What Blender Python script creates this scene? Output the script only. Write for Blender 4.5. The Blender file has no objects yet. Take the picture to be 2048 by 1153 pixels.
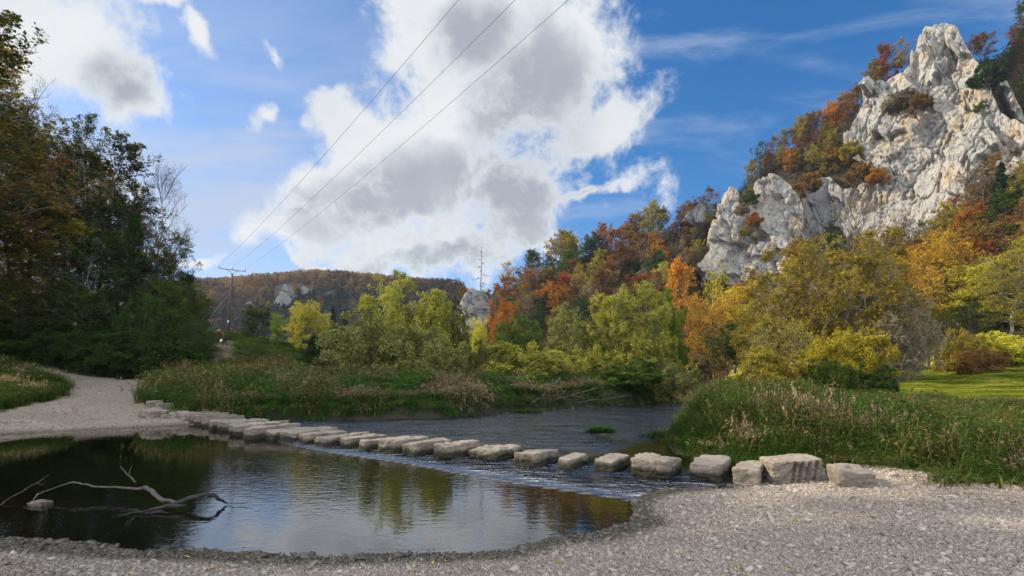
import bpy, math, random
import numpy as np
from mathutils import Vector

S = bpy.context.scene
COL = S.collection
R = math.radians
F, PX0, PYH, EYE = 950.0, 1024.0, 765.0, 1.7      # lens of the photograph (2048 px wide), level camera at 1.7 m

# ------------------------------------------------------------------ camera
cam = bpy.data.cameras.new('camera'); camo = bpy.data.objects.new('camera', cam); COL.objects.link(camo)
camo.location = (0, 0, EYE); camo.rotation_euler = (R(90), 0, 0)
cam.sensor_width = 36; cam.lens = 36 * F / 2048; cam.shift_y = (PYH - 576.5) / 2048
cam.clip_start = 0.1; cam.clip_end = 3000
S.camera = camo

# ------------------------------------------------------------------ sun, sky, exposure
SUN_AZ, SUN_EL = -68.0, 30.0
SKY_STRENGTH, CLOUD_STRENGTH, BACK_CLOUD_FILL = 0.1, 0.62, 4.2
sun = bpy.data.lights.new('sun', 'SUN'); suno = bpy.data.objects.new('sun', sun); COL.objects.link(suno)
sv = Vector((math.sin(R(SUN_AZ)) * math.cos(R(SUN_EL)), math.cos(R(SUN_AZ)) * math.cos(R(SUN_EL)), math.sin(R(SUN_EL))))
suno.rotation_euler = sv.to_track_quat('Z', 'Y').to_euler()
sun.energy = 5.0; sun.angle = R(0.5); sun.color = (1.0, 0.87, 0.66)
vs = S.view_settings
vs.view_transform = 'Standard'; vs.look = 'None'; vs.exposure = 0.75; vs.gamma = 1.0; vs.use_curve_mapping = False

class NT:
    """small helper to write node trees"""
    def __init__(s, tree): s.t = tree; s.n = tree.nodes; s.l = tree.links
    def add(s, typ, inp=None, **kw):
        n = s.n.new(typ)
        for k, v in kw.items(): setattr(n, k, v)
        for k, v in (inp or {}).items():
            sock = n.inputs[k]
            if isinstance(v, bpy.types.NodeSocket): s.l.new(v, sock)
            elif isinstance(v, bpy.types.Node): s.l.new(v.outputs[0], sock)
            else:
                if hasattr(sock.default_value, '__len__') and isinstance(v, (tuple, list)) and len(sock.default_value) == 4 and len(v) == 3: v = (*v, 1)
                sock.default_value = v
        return n
    def math(s, op, a, b=0.0, c=0.0, clamp=False):
        return s.add('ShaderNodeMath', {0: a, 1: b, 2: c}, operation=op, use_clamp=clamp).outputs[0]
    def mixc(s, f, a, b, mode='MIX'):
        n = s.add('ShaderNodeMix', data_type='RGBA', blend_type=mode, clamp_factor=True)
        for k, v in ((0, f), (6, a), (7, b)):
            if isinstance(v, bpy.types.NodeSocket): s.l.new(v, n.inputs[k])
            elif k == 0: n.inputs[k].default_value = v
            else: n.inputs[k].default_value = (*v, 1)
        return n.outputs[2]
    def ss(s, x, a, b, lo=0.0, hi=1.0):
        return s.add('ShaderNodeMapRange', {0: x, 1: a, 2: b, 3: lo, 4: hi}, interpolation_type='SMOOTHSTEP').outputs[0]
    def noise(s, vec, scale, detail=4, rough=0.55, dist=0.0, out=0):
        return s.add('ShaderNodeTexNoise', {'Vector': vec, 'Scale': scale, 'Detail': detail, 'Roughness': rough, 'Distortion': dist}).outputs[out]
    def ramp(s, x, stops):
        n = s.add('ShaderNodeValToRGB', {0: x}); e = n.color_ramp.elements
        while len(e) < len(stops): e.new(0.5)
        for el, (p, c) in zip(e, stops): el.position = p; el.color = (*c, 1)
        return n.outputs[0]

def make_world():
    w = bpy.data.worlds.new('World'); S.world = w; w.use_nodes = True
    T = NT(w.node_tree); T.n.clear()
    sky = T.add('ShaderNodeTexSky', sky_type='NISHITA', sun_disc=False, sun_elevation=R(SUN_EL), sun_rotation=R(SUN_AZ),
                air_density=1.0, dust_density=0.6, ozone_density=2.5, altitude=600)
    hs = T.add('ShaderNodeHueSaturation', {'Hue': 0.502, 'Saturation': 1.36, 'Value': 1.0, 'Color': sky.outputs[0]}).outputs[0]
    d = T.add('ShaderNodeTexCoord').outputs['Generated']
    sep = T.add('ShaderNodeSeparateXYZ', {0: d})
    x, y, z = sep.outputs
    yy = T.math('MAXIMUM', y, 0.12)
    u, v = T.math('DIVIDE', x, yy), T.math('DIVIDE', z, yy)
    uv = T.add('ShaderNodeCombineXYZ', {0: u, 1: v, 2: 0.0}).outputs[0]
    def warp(scale, detail, amt, rough=.55):
        wn = T.noise(d, scale, detail, rough, 0, 1)
        wv = T.add('ShaderNodeVectorMath', {0: wn, 1: (0.41, 0.53, 0.5)}, operation='SUBTRACT').outputs[0]
        return T.add('ShaderNodeVectorMath', {0: wv, 'Scale': amt}, operation='SCALE').outputs[0]
    uvw = T.add('ShaderNodeVectorMath', {0: uv, 1: warp(3.4, 5, .30, .6)}, operation='ADD').outputs[0]
    def blobs(lst):
        cur = None
        for (cx, cy, rx, ry, rot) in lst:
            m = T.add('ShaderNodeMapping', {'Vector': uvw, 'Location': ((cx - PX0) / F, (PYH - cy) / F, 0), 'Rotation': (0, 0, R(rot)), 'Scale': (rx / F, ry / F, 1)}, vector_type='TEXTURE')
            L = T.add('ShaderNodeVectorMath', {0: m.outputs[0]}, operation='LENGTH').outputs['Value']
            cur = L if cur is None else T.add('ShaderNodeMath', {0: cur, 1: L, 2: 0.25}, operation='SMOOTH_MIN').outputs[0]
        return cur
    dens = blobs([(970, 40, 215, 200, 0), (1100, 130, 140, 190, 8), (1010, 240, 215, 150, 0), (850, 340, 260, 135, 18), (1050, 390, 200, 150, 0), (780, 400, 240, 95, 0),
                  (655, 385, 125, 78, 15), (690, 240, 80, 46, 5), (1230, 275, 110, 62, 25), (920, 520, 240, 62, 0), (635, 478, 120, 58, 0), (1060, 500, 120, 70, 0),
                  (170, 110, 215, 105, -25), (290, 200, 95, 75, -50), (60, 60, 140, 100, 0), (430, 95, 32, 48, 20), (575, 140, 26, 70, 15),
                  (545, 245, 42, 32, 10), (1215, 418, 75, 26, 30), (355, 10, 95, 28, -20), (640, 530, 60, 18, 0), (430, 552, 55, 16, 0), (335, 405, 22, 16, 0)])
    dw = T.add('ShaderNodeVectorMath', {0: d, 1: warp(7.0, 3, .07)}, operation='ADD').outputs[0]
    n1 = T.noise(dw, 6.0, 12, 0.6, 0.0)
    n2 = T.noise(dw, 22.0, 8, 0.7)
    nn = T.math('ADD', T.math('MULTIPLY', n1, 0.74), T.math('MULTIPLY', n2, 0.26))
    s0 = T.math('SUBTRACT', 1.0, dens)
    s1 = T.math('ADD', s0, T.math('MULTIPLY', T.math('SUBTRACT', nn, 0.5), 4.4))
    a = T.ss(s1, -0.22, 0.5)
    # thin high veil: milky to the left, streaks at the right
    mstreak = T.add('ShaderNodeMapping', {'Vector': uv, 'Rotation': (0, 0, R(-52)), 'Scale': (1.1, 4.5, 1)}).outputs[0]
    st = T.ss(T.noise(mstreak, 1.7, 6, 0.6, 0.4), 0.46, 0.8)
    veil = T.math('MULTIPLY', st, T.ss(u, -1.3, 0.75, 0.85, 0.55))
    low = T.math('MULTIPLY', T.ss(u, -0.55, 0.25, 1.0, 0.0), T.ss(v, 0.95, 0.35, 0.25, 1.0))
    low = T.math('MULTIPLY', low, T.ss(T.noise(mstreak, 1.5, 7, 0.6), 0.3, 0.62, 0.3, 0.95))
    veil = T.math('MAXIMUM', veil, low)
    veil = T.math('MAXIMUM', veil, T.ss(v, 0.4, -0.02, 0.0, 0.45))
    # cloud tone: bright rims, grey undersides where the cloud is thick
    core = blobs([(860, 395, 240, 85, 14), (1060, 410, 150, 110, 0), (1090, 190, 100, 130, 0), (620, 430, 120, 30, 0), (880, 535, 160, 22, 0), (250, 170, 70, 60, 0), (960, 80, 70, 60, 0)])
    core = T.ss(T.math('ADD', core, T.math('MULTIPLY', T.math('SUBTRACT', n1, 0.5), 1.1)), 1.6, 0.5)
    bill = T.noise(dw, 4.6, 8, 0.55, 0.3)
    tone = T.math('MULTIPLY', core, T.ss(s1, 0.15, 0.95, 0.0, 0.95))
    tone = T.math('ADD', tone, T.math('MULTIPLY', T.math('SUBTRACT', bill, 0.46), 0.75), clamp=True)
    ccol = T.ramp(tone, [(0.0, (0.80, 0.82, 0.84)), (0.35, (0.61, 0.65, 0.69)), (1.0, (0.39, 0.425, 0.48))])
    # behind the photographer: an unseen half cloudy sky, brightened as fill light
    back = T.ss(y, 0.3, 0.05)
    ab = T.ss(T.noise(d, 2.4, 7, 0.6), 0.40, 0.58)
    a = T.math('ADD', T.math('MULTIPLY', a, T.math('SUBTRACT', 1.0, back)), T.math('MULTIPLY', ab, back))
    bsky = T.add('ShaderNodeBackground', {0: hs, 1: SKY_STRENGTH})
    bveil = T.add('ShaderNodeBackground', {0: (0.55, 0.63, 0.80), 1: CLOUD_STRENGTH * .95})
    # clouds behind the camera made brighter, added fill for the shaded foreground
    bcl = T.add('ShaderNodeBackground', {0: ccol, 1: T.ss(y, 0.25, -0.15, CLOUD_STRENGTH, CLOUD_STRENGTH * BACK_CLOUD_FILL)})
    m1 = T.add('ShaderNodeMixShader', {0: veil, 1: bsky.outputs[0], 2: bveil.outputs[0]})
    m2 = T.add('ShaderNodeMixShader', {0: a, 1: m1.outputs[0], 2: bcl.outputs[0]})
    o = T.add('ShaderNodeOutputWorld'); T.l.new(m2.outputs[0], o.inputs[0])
    w.cycles.sampling_method = 'MANUAL'; w.cycles.sample_map_resolution = 512
make_world()

cy = S.cycles
cy.max_bounces = 7; cy.diffuse_bounces = 3; cy.glossy_bounces = 3; cy.transmission_bounces = 4; cy.transparent_max_bounces = 8
cy.volume_bounces = 0; cy.caustics_reflective = False; cy.caustics_refractive = False
cy.use_denoising = True; cy.denoising_prefilter = 'NONE'; cy.sample_clamp_indirect = 6.0
S.render.use_persistent_data = False

# ------------------------------------------------------------------ helpers
def ray_pt(px, py, D): return np.array([(px - PX0) / F * D, D, EYE + (PYH - py) / F * D])
def sstep(x, a, b):
    t = np.clip((x - a) / (b - a), 0, 1); return t * t * (3 - 2 * t)
_pr = np.random.RandomState(7); PERM = np.concatenate([_pr.permutation(256)] * 2)
_g = _pr.normal(size=(256, 3)); GRAD = _g / np.linalg.norm(_g, axis=1)[:, None]
def pnoise(p):
    p = np.asarray(p, float); i = np.floor(p).astype(int); f = p - i; i &= 255
    w = f * f * f * (f * (f * 6 - 15) + 10); out = np.zeros(len(p))
    for dx in (0, 1):
        for dy in (0, 1):
            for dz in (0, 1):
                h = PERM[(PERM[(PERM[(i[:, 0] + dx) & 255] + i[:, 1] + dy) & 255] + i[:, 2] + dz) & 255]
                dot = (GRAD[h] * (f - np.array([dx, dy, dz]))).sum(1)
                out += dot * (w[:, 0] if dx else 1 - w[:, 0]) * (w[:, 1] if dy else 1 - w[:, 1]) * (w[:, 2] if dz else 1 - w[:, 2])
    return out * 1.5
def fbm(p, octv=4, gain=0.5, ridged=False):
    out = np.zeros(len(p)); a = 1.0; p = np.asarray(p, float).copy()
    for k in range(octv):
        n = pnoise(p + 17.3 * k)
        out += a * ((1 - 2 * np.abs(n)) if ridged else n); a *= gain; p *= 2.03
    return out
def cells(p, n, seed, tilt=0.6, offs=1.0):
    """faceted blocks: every Voronoi cell is a plane with its own tilt and offset"""
    rng = np.random.RandomState(seed); lo, hi = p.min(0), p.max(0)
    c = lo + (hi - lo) * rng.rand(n, p.shape[1]); best = np.full(len(p), 1e9); idx = np.zeros(len(p), int)
    for k in range(n):
        d = ((p - c[k]) ** 2).sum(1); m = d < best; best[m] = d[m]; idx[m] = k
    tl = rng.normal(size=(n, p.shape[1])) * tilt; of = rng.normal(size=n) * offs
    return of[idx] + (tl[idx] * (p - c[idx])).sum(1)
def poly_sd(x, y, poly):
    """signed distance to a closed polygon, negative inside"""
    poly = np.asarray(poly, float); d = np.full(x.shape, 1e9); ins = np.zeros(x.shape, bool); n = len(poly)
    for k in range(n):
        ax, ay = poly[k]; bx, by = poly[(k + 1) % n]; ex, ey = bx - ax, by - ay
        t = np.clip(((x - ax) * ex + (y - ay) * ey) / (ex * ex + ey * ey + 1e-12), 0, 1)
        d = np.minimum(d, (x - ax - t * ex) ** 2 + (y - ay - t * ey) ** 2)
        if ay != by:
            c = ((ay > y) != (by > y)) & (x < (bx - ax) * (y - ay) / (by - ay) + ax); ins ^= c
    d = np.sqrt(d); return np.where(ins, -d, d)

def mesh_np(name, verts, faces, attrs=None, smooth=True):
    """faces: list of (m,k) index arrays"""
    if not isinstance(faces, list): faces = [faces]
    faces = [np.asarray(f) for f in faces if len(f)]
    me = bpy.data.meshes.new(name); verts = np.asarray(verts, np.float32)
    me.vertices.add(len(verts)); me.vertices.foreach_set('co', verts.ravel())
    tot = np.concatenate([np.full(len(f), f.shape[1]) for f in faces]); lv = np.concatenate([f.ravel() for f in faces]).astype(np.int32)
    me.loops.add(len(lv)); me.loops.foreach_set('vertex_index', lv)
    me.polygons.add(len(tot)); st = np.zeros(len(tot), np.int32); st[1:] = np.cumsum(tot)[:-1]
    me.polygons.foreach_set('loop_start', st)
    me.polygons.foreach_set('use_smooth', np.full(len(tot), smooth))
    for k, a in (attrs or {}).items():
        at = me.attributes.new(k, 'FLOAT', 'POINT'); at.data.foreach_set('value', np.asarray(a, np.float32))
    me.update(calc_edges=True); return me
def link(name, data, mat=None, parent=None):
    o = bpy.data.objects.new(name, data); COL.objects.link(o)
    if mat is not None:
        if data.materials: data.materials[0] = data.materials[0] or mat
        else: data.materials.append(mat)
        if data.materials[0] != mat: o.material_slots[0].link = 'OBJECT'; o.material_slots[0].material = mat
    if parent is not None: o.parent = parent
    return o
def tag(o, label=None, cat=None, group=None, kind=None):
    if label: o['label'] = label
    if cat: o['category'] = cat
    if group: o['group'] = group
    if kind: o['kind'] = kind
    return o
def empty(name, loc, rz=0.0):
    o = bpy.data.objects.new(name, None); COL.objects.link(o); o.location = loc; o.rotation_euler = (0, 0, rz); o.empty_display_size = 0.2; return o
def nrm(v): return v / np.maximum(np.linalg.norm(v, axis=-1, keepdims=True), 1e-9)
def tubes(pts, r0, r1, sides=4, cap=False):
    """pts (n,K,3) polylines -> verts, quads"""
    n, K, _ = pts.shape; t = np.gradient(pts, axis=1); t = nrm(t)
    ref = np.where(np.abs(t[:, :1, 2:3]) > 0.8, np.array([1.0, 0, 0]), np.array([0, 0, 1.0])); ref = np.broadcast_to(ref, t.shape)
    a = nrm(np.cross(t, ref)); b = np.cross(t, a)
    r = (np.asarray(r0)[:, None] * (1 - np.linspace(0, 1, K)) + np.asarray(r1)[:, None] * np.linspace(0, 1, K))
    th = np.linspace(0, 2 * np.pi, sides, endpoint=False)
    v = pts[:, :, None] + r[:, :, None, None] * (np.cos(th)[None, None, :, None] * a[:, :, None] + np.sin(th)[None, None, :, None] * b[:, :, None])
    base = (np.arange(n)[:, None, None] * K + np.arange(K - 1)[None, :, None]) * sides; s = np.arange(sides)[None, None]; s2 = (s + 1) % sides
    q = np.stack([base + s, base + s2, base + sides + s2, base + sides + s], -1).reshape(-1, 4)
    return v.reshape(-1, 3), q
class MB:
    def __init__(s): s.v = []; s.f = []; s.n = 0
    def add(s, v, f): s.v.append(np.asarray(v, float)); s.f.append(np.asarray(f) + s.n); s.n += len(v); return s
    def path(s, p, r, sides=6):
        """one tube along a polyline with a radius at every point"""
        p = np.asarray(p, float); r = np.asarray(r, float)
        v, q = tubes(p[None], np.ones(1), np.ones(1), sides); v = v.reshape(len(p), sides, 3)
        v = p[:, None] + (v - p[:, None]) * r[:, None, None]; c0 = np.arange(sides)
        s.add(v.reshape(-1, 3), q); k = s.n - len(p) * sides
        s.f.append((k + c0[::-1])[None]); s.f.append((k + (len(p) - 1) * sides + c0)[None]); return s
    def box(s, c, d, rz=0.0):
        v = np.array([[i, j, k] for i in (-.5, .5) for j in (-.5, .5) for k in (-.5, .5)]) * np.array(d); cs, sn = math.cos(rz), math.sin(rz)
        v = np.stack([v[:, 0] * cs - v[:, 1] * sn, v[:, 0] * sn + v[:, 1] * cs, v[:, 2]], 1) + np.array(c)
        return s.add(v, np.array([[0, 1, 3, 2], [4, 6, 7, 5], [0, 4, 5, 1], [2, 3, 7, 6], [0, 2, 6, 4], [1, 5, 7, 3]]))
    def mesh(s, name, smooth=True): return mesh_np(name, np.concatenate(s.v), s.f, smooth=smooth)
# ------------------------------------------------------------------ lie of the land
RIVER = [(-70, -30), (-45, -26), (-36, -6), (-24, 3.0), (-14, 5.2), (-9, 5.5), (-5.56, 5.16), (-3.67, 4.82), (-2.6, 4.75), (-1.59, 4.65), (-.87, 4.75), (-.12, 4.82), (.42, 5.2), (1.0, 5.38),
         (1.5, 5.77), (1.52, 6.2), (1.6, 6.7), (2.13, 7.34), (3.0, 7.75), (3.7, 7.95), (4.25, 8.5), (4.0, 9.5), (3.85, 11), (4.2, 13), (5.2, 15.4), (7.0, 20), (9.3, 24.8), (16, 40),
         (36, 82), (60, 125), (54, 127), (31, 80), (17, 47.5), (10.5, 38), (6.4, 34.0), (.8, 29), (-1.5, 24.5), (-3, 22.6), (-5, 21.9), (-8.5, 21.3), (-12, 20.6), (-12.9, 20.2), (-12.7, 19),
         (-14.7, 17), (-16.6, 15.4), (-24, 13.5), (-34, 11), (-46, 2), (-58, -20), (-70, -22)]
BEACH = [(-70, -40), (-52, -30), (-40, -6), (-25, 2.8), (-14, 5.2), (-5.5, 5.3), (-1.5, 4.9), (1.0, 5.6), (1.7, 7.2), (3.6, 8.2), (4.3, 8.75), (6.0, 8.0), (6.5, 7.3), (5.9, 6.8), (6.9, 6.4), (9, 6.1), (13, 5.2), (30, 0), (30, -40)]
TRACK = [(-19.5, 14.0), (-18.2, 16.3), (-20.5, 20), (-22.5, 24.2), (-25.5, 27.5), (-31, 30.5), (-40, 33), (-40, 35.5), (-30, 33.5), (-24, 32.6), (-22.3, 31), (-20.8, 28), (-19.3, 24.2), (-16.6, 21.6), (-15.0, 20.6), (-12.2, 20.5), (-12.0, 18), (-14.7, 16.5)]
FOOTPATH = [(-36.6, 61.6), (-37.6, 65), (-39.6, 65), (-38.6, 61), (-35.6, 57.5), (-33.5, 53), (-31.2, 47), (-29.7, 47), (-31.8, 53), (-34.2, 58.5)]
ctl = []
def cz(*pts): ctl.extend(pts)
def cp(*pts):
    for (px, py, D) in pts: ctl.append(tuple(ray_pt(px, py, D)))
# near ground
cz((0, 0, .25), (4, 4, .22), (2, 5.5, .14), (5, 7, .15), (8, 7, .38), (10, 3, .42), (-5, 2, .3), (-10, 3, .4), (0, -10, .6), (20, -5, .9), (-20, -8, .9), (-1, 3, .2), (2, 3, .22), (20, 5, .9), (-34, -25, 1.0), (30, -25, 2),
   (-16.6, 18, .2), (-20, 24, .8), (-26, 31, 1.75), (-19, 31, 1.6), (-14, 26, 1.15), (-21, 17, .75), (-28, 20, 1.3), (-30, 35, 2.4), (-18, 40, 2.4), (-25, 42, 2.9), (-9, 23.5, .9), (-6, 30, 1.2),
   (0, 50, 1.9), (0, 35, 1.4), (5, 42, 1.5), (12, 55, 1.8), (25, 80, 2.6), (-5, 27, 1.1), (0, 32, 1.2), (30, 35, 1.5), (22, 40, 1.3), (45, 40, 2.6), (20, 20, .95), (12, 14, .75), (9, 10.5, .6), (6, 13, .7), (40, 15, 1.3), (60, 20, 3.2), (15, 28, .95), (80, 5, 6),
   (-38, 62, 6.8), (-45, 75, 9.6), (-30, 64, 5.9), (-24, 62, 4.8), (-30, 50, 3.3), (-15, 60, 2.9), (-60, 75, 11), (-40, 90, 9), (-20, 90, 4.5), (-10, 80, 2.6), (-45, 30, 8.5), (-42, 18, 6.0), (-60, 20, 19), (-80, 20, 27), (-110, 20, 42),
   (-70, 50, 22), (-100, 60, 34), (-45, 50, 7), (-56, 4, 7), (-80, 0, 15), (-140, 0, 45), (-140, 100, 45), (-75, 110, 14), (-110, 150, 20), (-60, -40, 1.2), (-100, -40, 14))
# right hand hillside
sky_px = [(960, 612, 195), (1050, 562, 192), (1150, 520, 190), (1250, 500, 188), (1330, 480, 185), (1420, 445, 181), (1500, 385, 174), (1560, 348, 170), (1640, 305, 164), (1720, 262, 157), (1800, 195, 150), (1850, 120, 142), (1900, 90, 137), (2048, 95, 130), (2200, 80, 126)]
cp(*sky_px)
for (px, py, D) in sky_px:
    x, y, z = ray_pt(px, py, D); cz((x * 1.12, y * 1.12, z * 1.0), (x * 1.35, y * 1.35, z * 1.0), (x * 2.2, y * 2.2, z * 1.02))
cp((1405, 565, 166), (1480, 565, 161), (1560, 562, 152), (1620, 510, 149), (1690, 490, 141), (1760, 500, 135), (1840, 465, 127), (1900, 395, 120), (1960, 340, 114), (2048, 305, 107), (2200, 290, 100))
cp((1450, 470, 177), (1550, 430, 168), (1640, 400, 160), (1750, 330, 152), (1850, 270, 142), (1950, 200, 136), (2048, 180, 128))
cp((950, 692, 152), (1050, 702, 142), (1200, 715, 127), (1350, 722, 112), (1450, 728, 102), (1550, 728, 88), (1700, 728, 75), (1850, 724, 64), (2048, 712, 54), (2250, 700, 46))
cp((1250, 610, 162), (1100, 625, 170), (1600, 640, 118), (1750, 610, 104), (1900, 570, 88), (2048, 520, 78), (2250, 480, 70), (1350, 600, 155), (1000, 660, 176))
# far side of the valley
cz((-100, 200, 10), (-50, 250, 8), (-40, 190, 5), (-20, 150, 3), (-60, 130, 7))
cp((300, 578, 480), (400, 574, 470), (500, 568, 458), (600, 558, 450), (680, 564, 444), (750, 572, 440), (850, 578, 436), (930, 584, 430), (1020, 590, 430), (100, 590, 500))
for (px, py, D) in [(100, 590, 500), (400, 574, 470), (600, 558, 450), (750, 572, 440), (930, 584, 430), (1100, 590, 430)]:
    x, y, z = ray_pt(px, py, D); cz((x * 1.6, y * 1.6, z * 1.02))
cp((300, 690, 360), (420, 690, 345), (600, 694, 330), (750, 694, 325), (860, 690, 320), (1000, 680, 330), (500, 640, 395), (700, 640, 385), (900, 640, 380))
cp((860, 640, 250), (930, 632, 225))
ctl = np.array(ctl)
_c = 2.5
def _phi(r): return np.sqrt(r * r + _c * _c)
_A = _phi(np.linalg.norm(ctl[:, None, :2] - ctl[None, :, :2], axis=2)); _n = len(ctl)
_Pm = np.concatenate([np.ones((_n, 1)), ctl[:, :2] / 100], 1)
_M = np.block([[_A + np.eye(_n) * 0.02, _Pm], [_Pm.T, np.zeros((3, 3))]])
_W = np.linalg.solve(_M, np.concatenate([ctl[:, 2], np.zeros(3)]))
def land(x, y):
    x = np.asarray(x, float); y = np.asarray(y, float); z = np.empty(x.shape)
    for s in range(0, x.size, 20000):
        xs, ys = x[s:s + 20000], y[s:s + 20000]
        z[s:s + 20000] = _phi(np.hypot(xs[:, None] - ctl[None, :, 0], ys[:, None] - ctl[None, :, 1])) @ _W[:_n] + _W[_n] + xs / 100 * _W[_n + 1] + ys / 100 * _W[_n + 2]
    return z
def ground(x, y, full=False):
    x = np.atleast_1d(np.asarray(x, float)); y = np.atleast_1d(np.asarray(y, float))
    z = np.maximum(land(x, y), 0.04); sd = poly_sd(x, y, RIVER); gr = poly_sd(x, y, BEACH); tr = poly_sd(x, y, TRACK)
    p = np.stack([x, y, np.zeros_like(x)], 1); flat = (gr < 0.3) | (tr < 0.3)
    n = fbm(p * 0.35, 3); far = sstep(np.hypot(x, y), 8, 60)
    z = z + np.where(flat, 0.03 * n, 0.12 * n) * (1 + 2.5 * far) * sstep(sd, 0.3, 3)
    sdn = sd + 0.16 * fbm(p * 1.1, 3) * np.exp(-np.abs(sd)) * np.where(gr < 2.0, 1.0, 1.6)
    w = np.where(flat, 1.7, 0.9)
    up = z * sstep(sdn, -0.02, w) + 0.012 * np.clip(sdn, 0, 1)
    bed = -0.02 - 0.10 * np.clip(-sdn, 0, 1) - 0.5 * sstep(-sdn, 1.0, 4.5) + 0.05 * fbm(p * 0.8, 3) * sstep(-sdn, 0.3, 2)
    bed = np.where((np.abs(sd) < 6) | True, bed, bed)
    out = np.where(sdn > 0, up, bed)
    return (out, sdn, gr, tr) if full else out
_gx, _gy = np.arange(-470, 520, 1.5), np.arange(10, 650, 1.5)
_GX, _GY = np.meshgrid(_gx, _gy); _GL = land(_GX.ravel(), _GY.ravel()).reshape(_GX.shape)
def land_fast(x, y):
    fx = np.clip((x + 470) / 1.5, 0, len(_gx) - 1.001); fy = np.clip((y - 10) / 1.5, 0, len(_gy) - 1.001); i, j = fx.astype(int), fy.astype(int); u, v = fx - i, fy - j
    return (_GL[j, i] * (1 - u) + _GL[j, i + 1] * u) * (1 - v) + (_GL[j + 1, i] * (1 - u) + _GL[j + 1, i + 1] * u) * v
def hit(px, py, d0=20.0, d1=620.0, n=500):
    """distance at which the sight line through a photo point meets the land"""
    px = np.atleast_1d(np.asarray(px, float)); py = np.atleast_1d(np.asarray(py, float)); D = d0 * (d1 / d0) ** np.linspace(0, 1, n)
    x = (px[:, None] - PX0) / F * D; z = EYE + (PYH - py)[:, None] / F * D
    g = land_fast(x, np.broadcast_to(D, x.shape)); under = g > z
    k = under.argmax(1); return np.where(under.any(1), D[k], np.nan)
def hitg(px, py):
    D = np.linspace(3, 45, 2000); x = (px - PX0) / F * D; g = ground(x, D); u = np.maximum(g, 0) > EYE + (PYH - py) / F * D
    k = int(u.argmax()); return D[k], float(max(g[k], 0))
def gz(x, y): return float(ground(x, y)[0])

# ------------------------------------------------------------------ materials
def newmat(name):
    m = bpy.data.materials.new(name); m.use_nodes = True; T = NT(m.node_tree); T.n.clear(); return m, T
def out_(T, sh, disp=None):
    o = T.add('ShaderNodeOutputMaterial'); T.l.new(sh if isinstance(sh, bpy.types.NodeSocket) else sh.outputs[0], o.inputs[0])
def attr(T, n): return T.add('ShaderNodeAttribute', attribute_name=n).outputs['Fac']
def bsdf(T, col, rough=0.8, normal=None, spec=0.3):
    b = T.add('ShaderNodeBsdfPrincipled', {'Base Color': col, 'Roughness': rough, 'Specular IOR Level': spec})
    if normal is not None: T.l.new(normal, b.inputs['Normal'])
    return b
def bump(T, h, strength, dist, normal=None):
    b = T.add('ShaderNodeBump', {'Height': h, 'Strength': strength, 'Distance': dist})
    if normal is not None: T.l.new(normal, b.inputs['Normal'])
    return b.outputs[0]

def mat_ground():
    m, T = newmat('earth_and_gravel')
    p = T.add('ShaderNodeNewGeometry').outputs['Position']
    grav, hill, sd = attr(T, 'grav'), attr(T, 'hill'), attr(T, 'shore')
    nA, nB, nC = T.noise(p, 0.6, 5), T.noise(p, 5, 5), T.noise(p, 0.09, 5)
    vor = T.add('ShaderNodeTexVoronoi', {'Vector': p, 'Scale': 42.0}, feature='F1')
    vcol = T.add('ShaderNodeSeparateColor', {0: vor.outputs['Color']}).outputs[0]
    gcol = T.ramp(vcol, [(0.0, (.11, .088, .068)), (.4, (.235, .195, .158)), (.8, (.31, .265, .22)), (1.0, (.41, .365, .31))])
    gcol = T.mixc(T.ss(nA, .45, .7, 0, .5), gcol, (.24, .19, .14))
    wet = T.ss(sd, 0.9, 0.1)
    wet = T.math('MULTIPLY', wet, T.ss(nB, .2, .6, .55, 1.0))
    gcol = T.mixc(T.math('MULTIPLY', wet, .85), gcol, T.mixc(vcol, (.035, .03, .02), (.09, .075, .05)))
    grass = T.ramp(T.math('ADD', T.math('MULTIPLY', nA, .6), T.math('MULTIPLY', nB, .4)), [(.25, (.015, .032, .006)), (.45, (.045, .075, .010)), (.62, (.10, .125, .017)), (.8, (.13, .12, .03))])
    litter = T.ramp(T.math('ADD', T.math('MULTIPLY', nA, .5), T.math('MULTIPLY', nC, .5)), [(.3, (.015, .014, .007)), (.5, (.04, .03, .012)), (.6, (.07, .042, .015)), (.75, (.035, .045, .012))])
    grass = T.mixc(attr(T, 'mead'), grass, T.ramp(nA, [(.3, (.17, .19, .022)), (.5, (.31, .30, .04)), (.7, (.38, .34, .08))]))
    c = T.mixc(hill, grass, litter)
    c = T.mixc(T.ss(T.math('ADD', grav, T.math('MULTIPLY', T.math('SUBTRACT', nB, .5), .9)), .35, .65), c, gcol)
    c = T.mixc(T.math('MULTIPLY', T.ss(sd, 1.1, .3), T.ss(grav, .4, .1)), c, (.022, .022, .010))
    bedc = T.mixc(T.ss(T.math('ADD', nA, T.math('MULTIPLY', vcol, .25)), .4, .8), (.06, .042, .016), (.36, .21, .065))
    bedc = T.mixc(T.ss(T.add('ShaderNodeSeparateXYZ', {0: p}).outputs[0], -.6, -3.0), bedc, (.022, .019, .009))   # dark silt in the still pool
    c = T.mixc(T.ss(sd, 0.02, -0.25), c, bedc)
    h = T.math('ADD', T.math('MULTIPLY', vor.outputs['Distance'], -1.0), T.math('MULTIPLY', nB, .8))
    out_(T, bsdf(T, c, T.ss(wet, 0, 1, .9, .4), bump(T, h, .8, .03), .25)); return m
M_GROUND = mat_ground()

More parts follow.
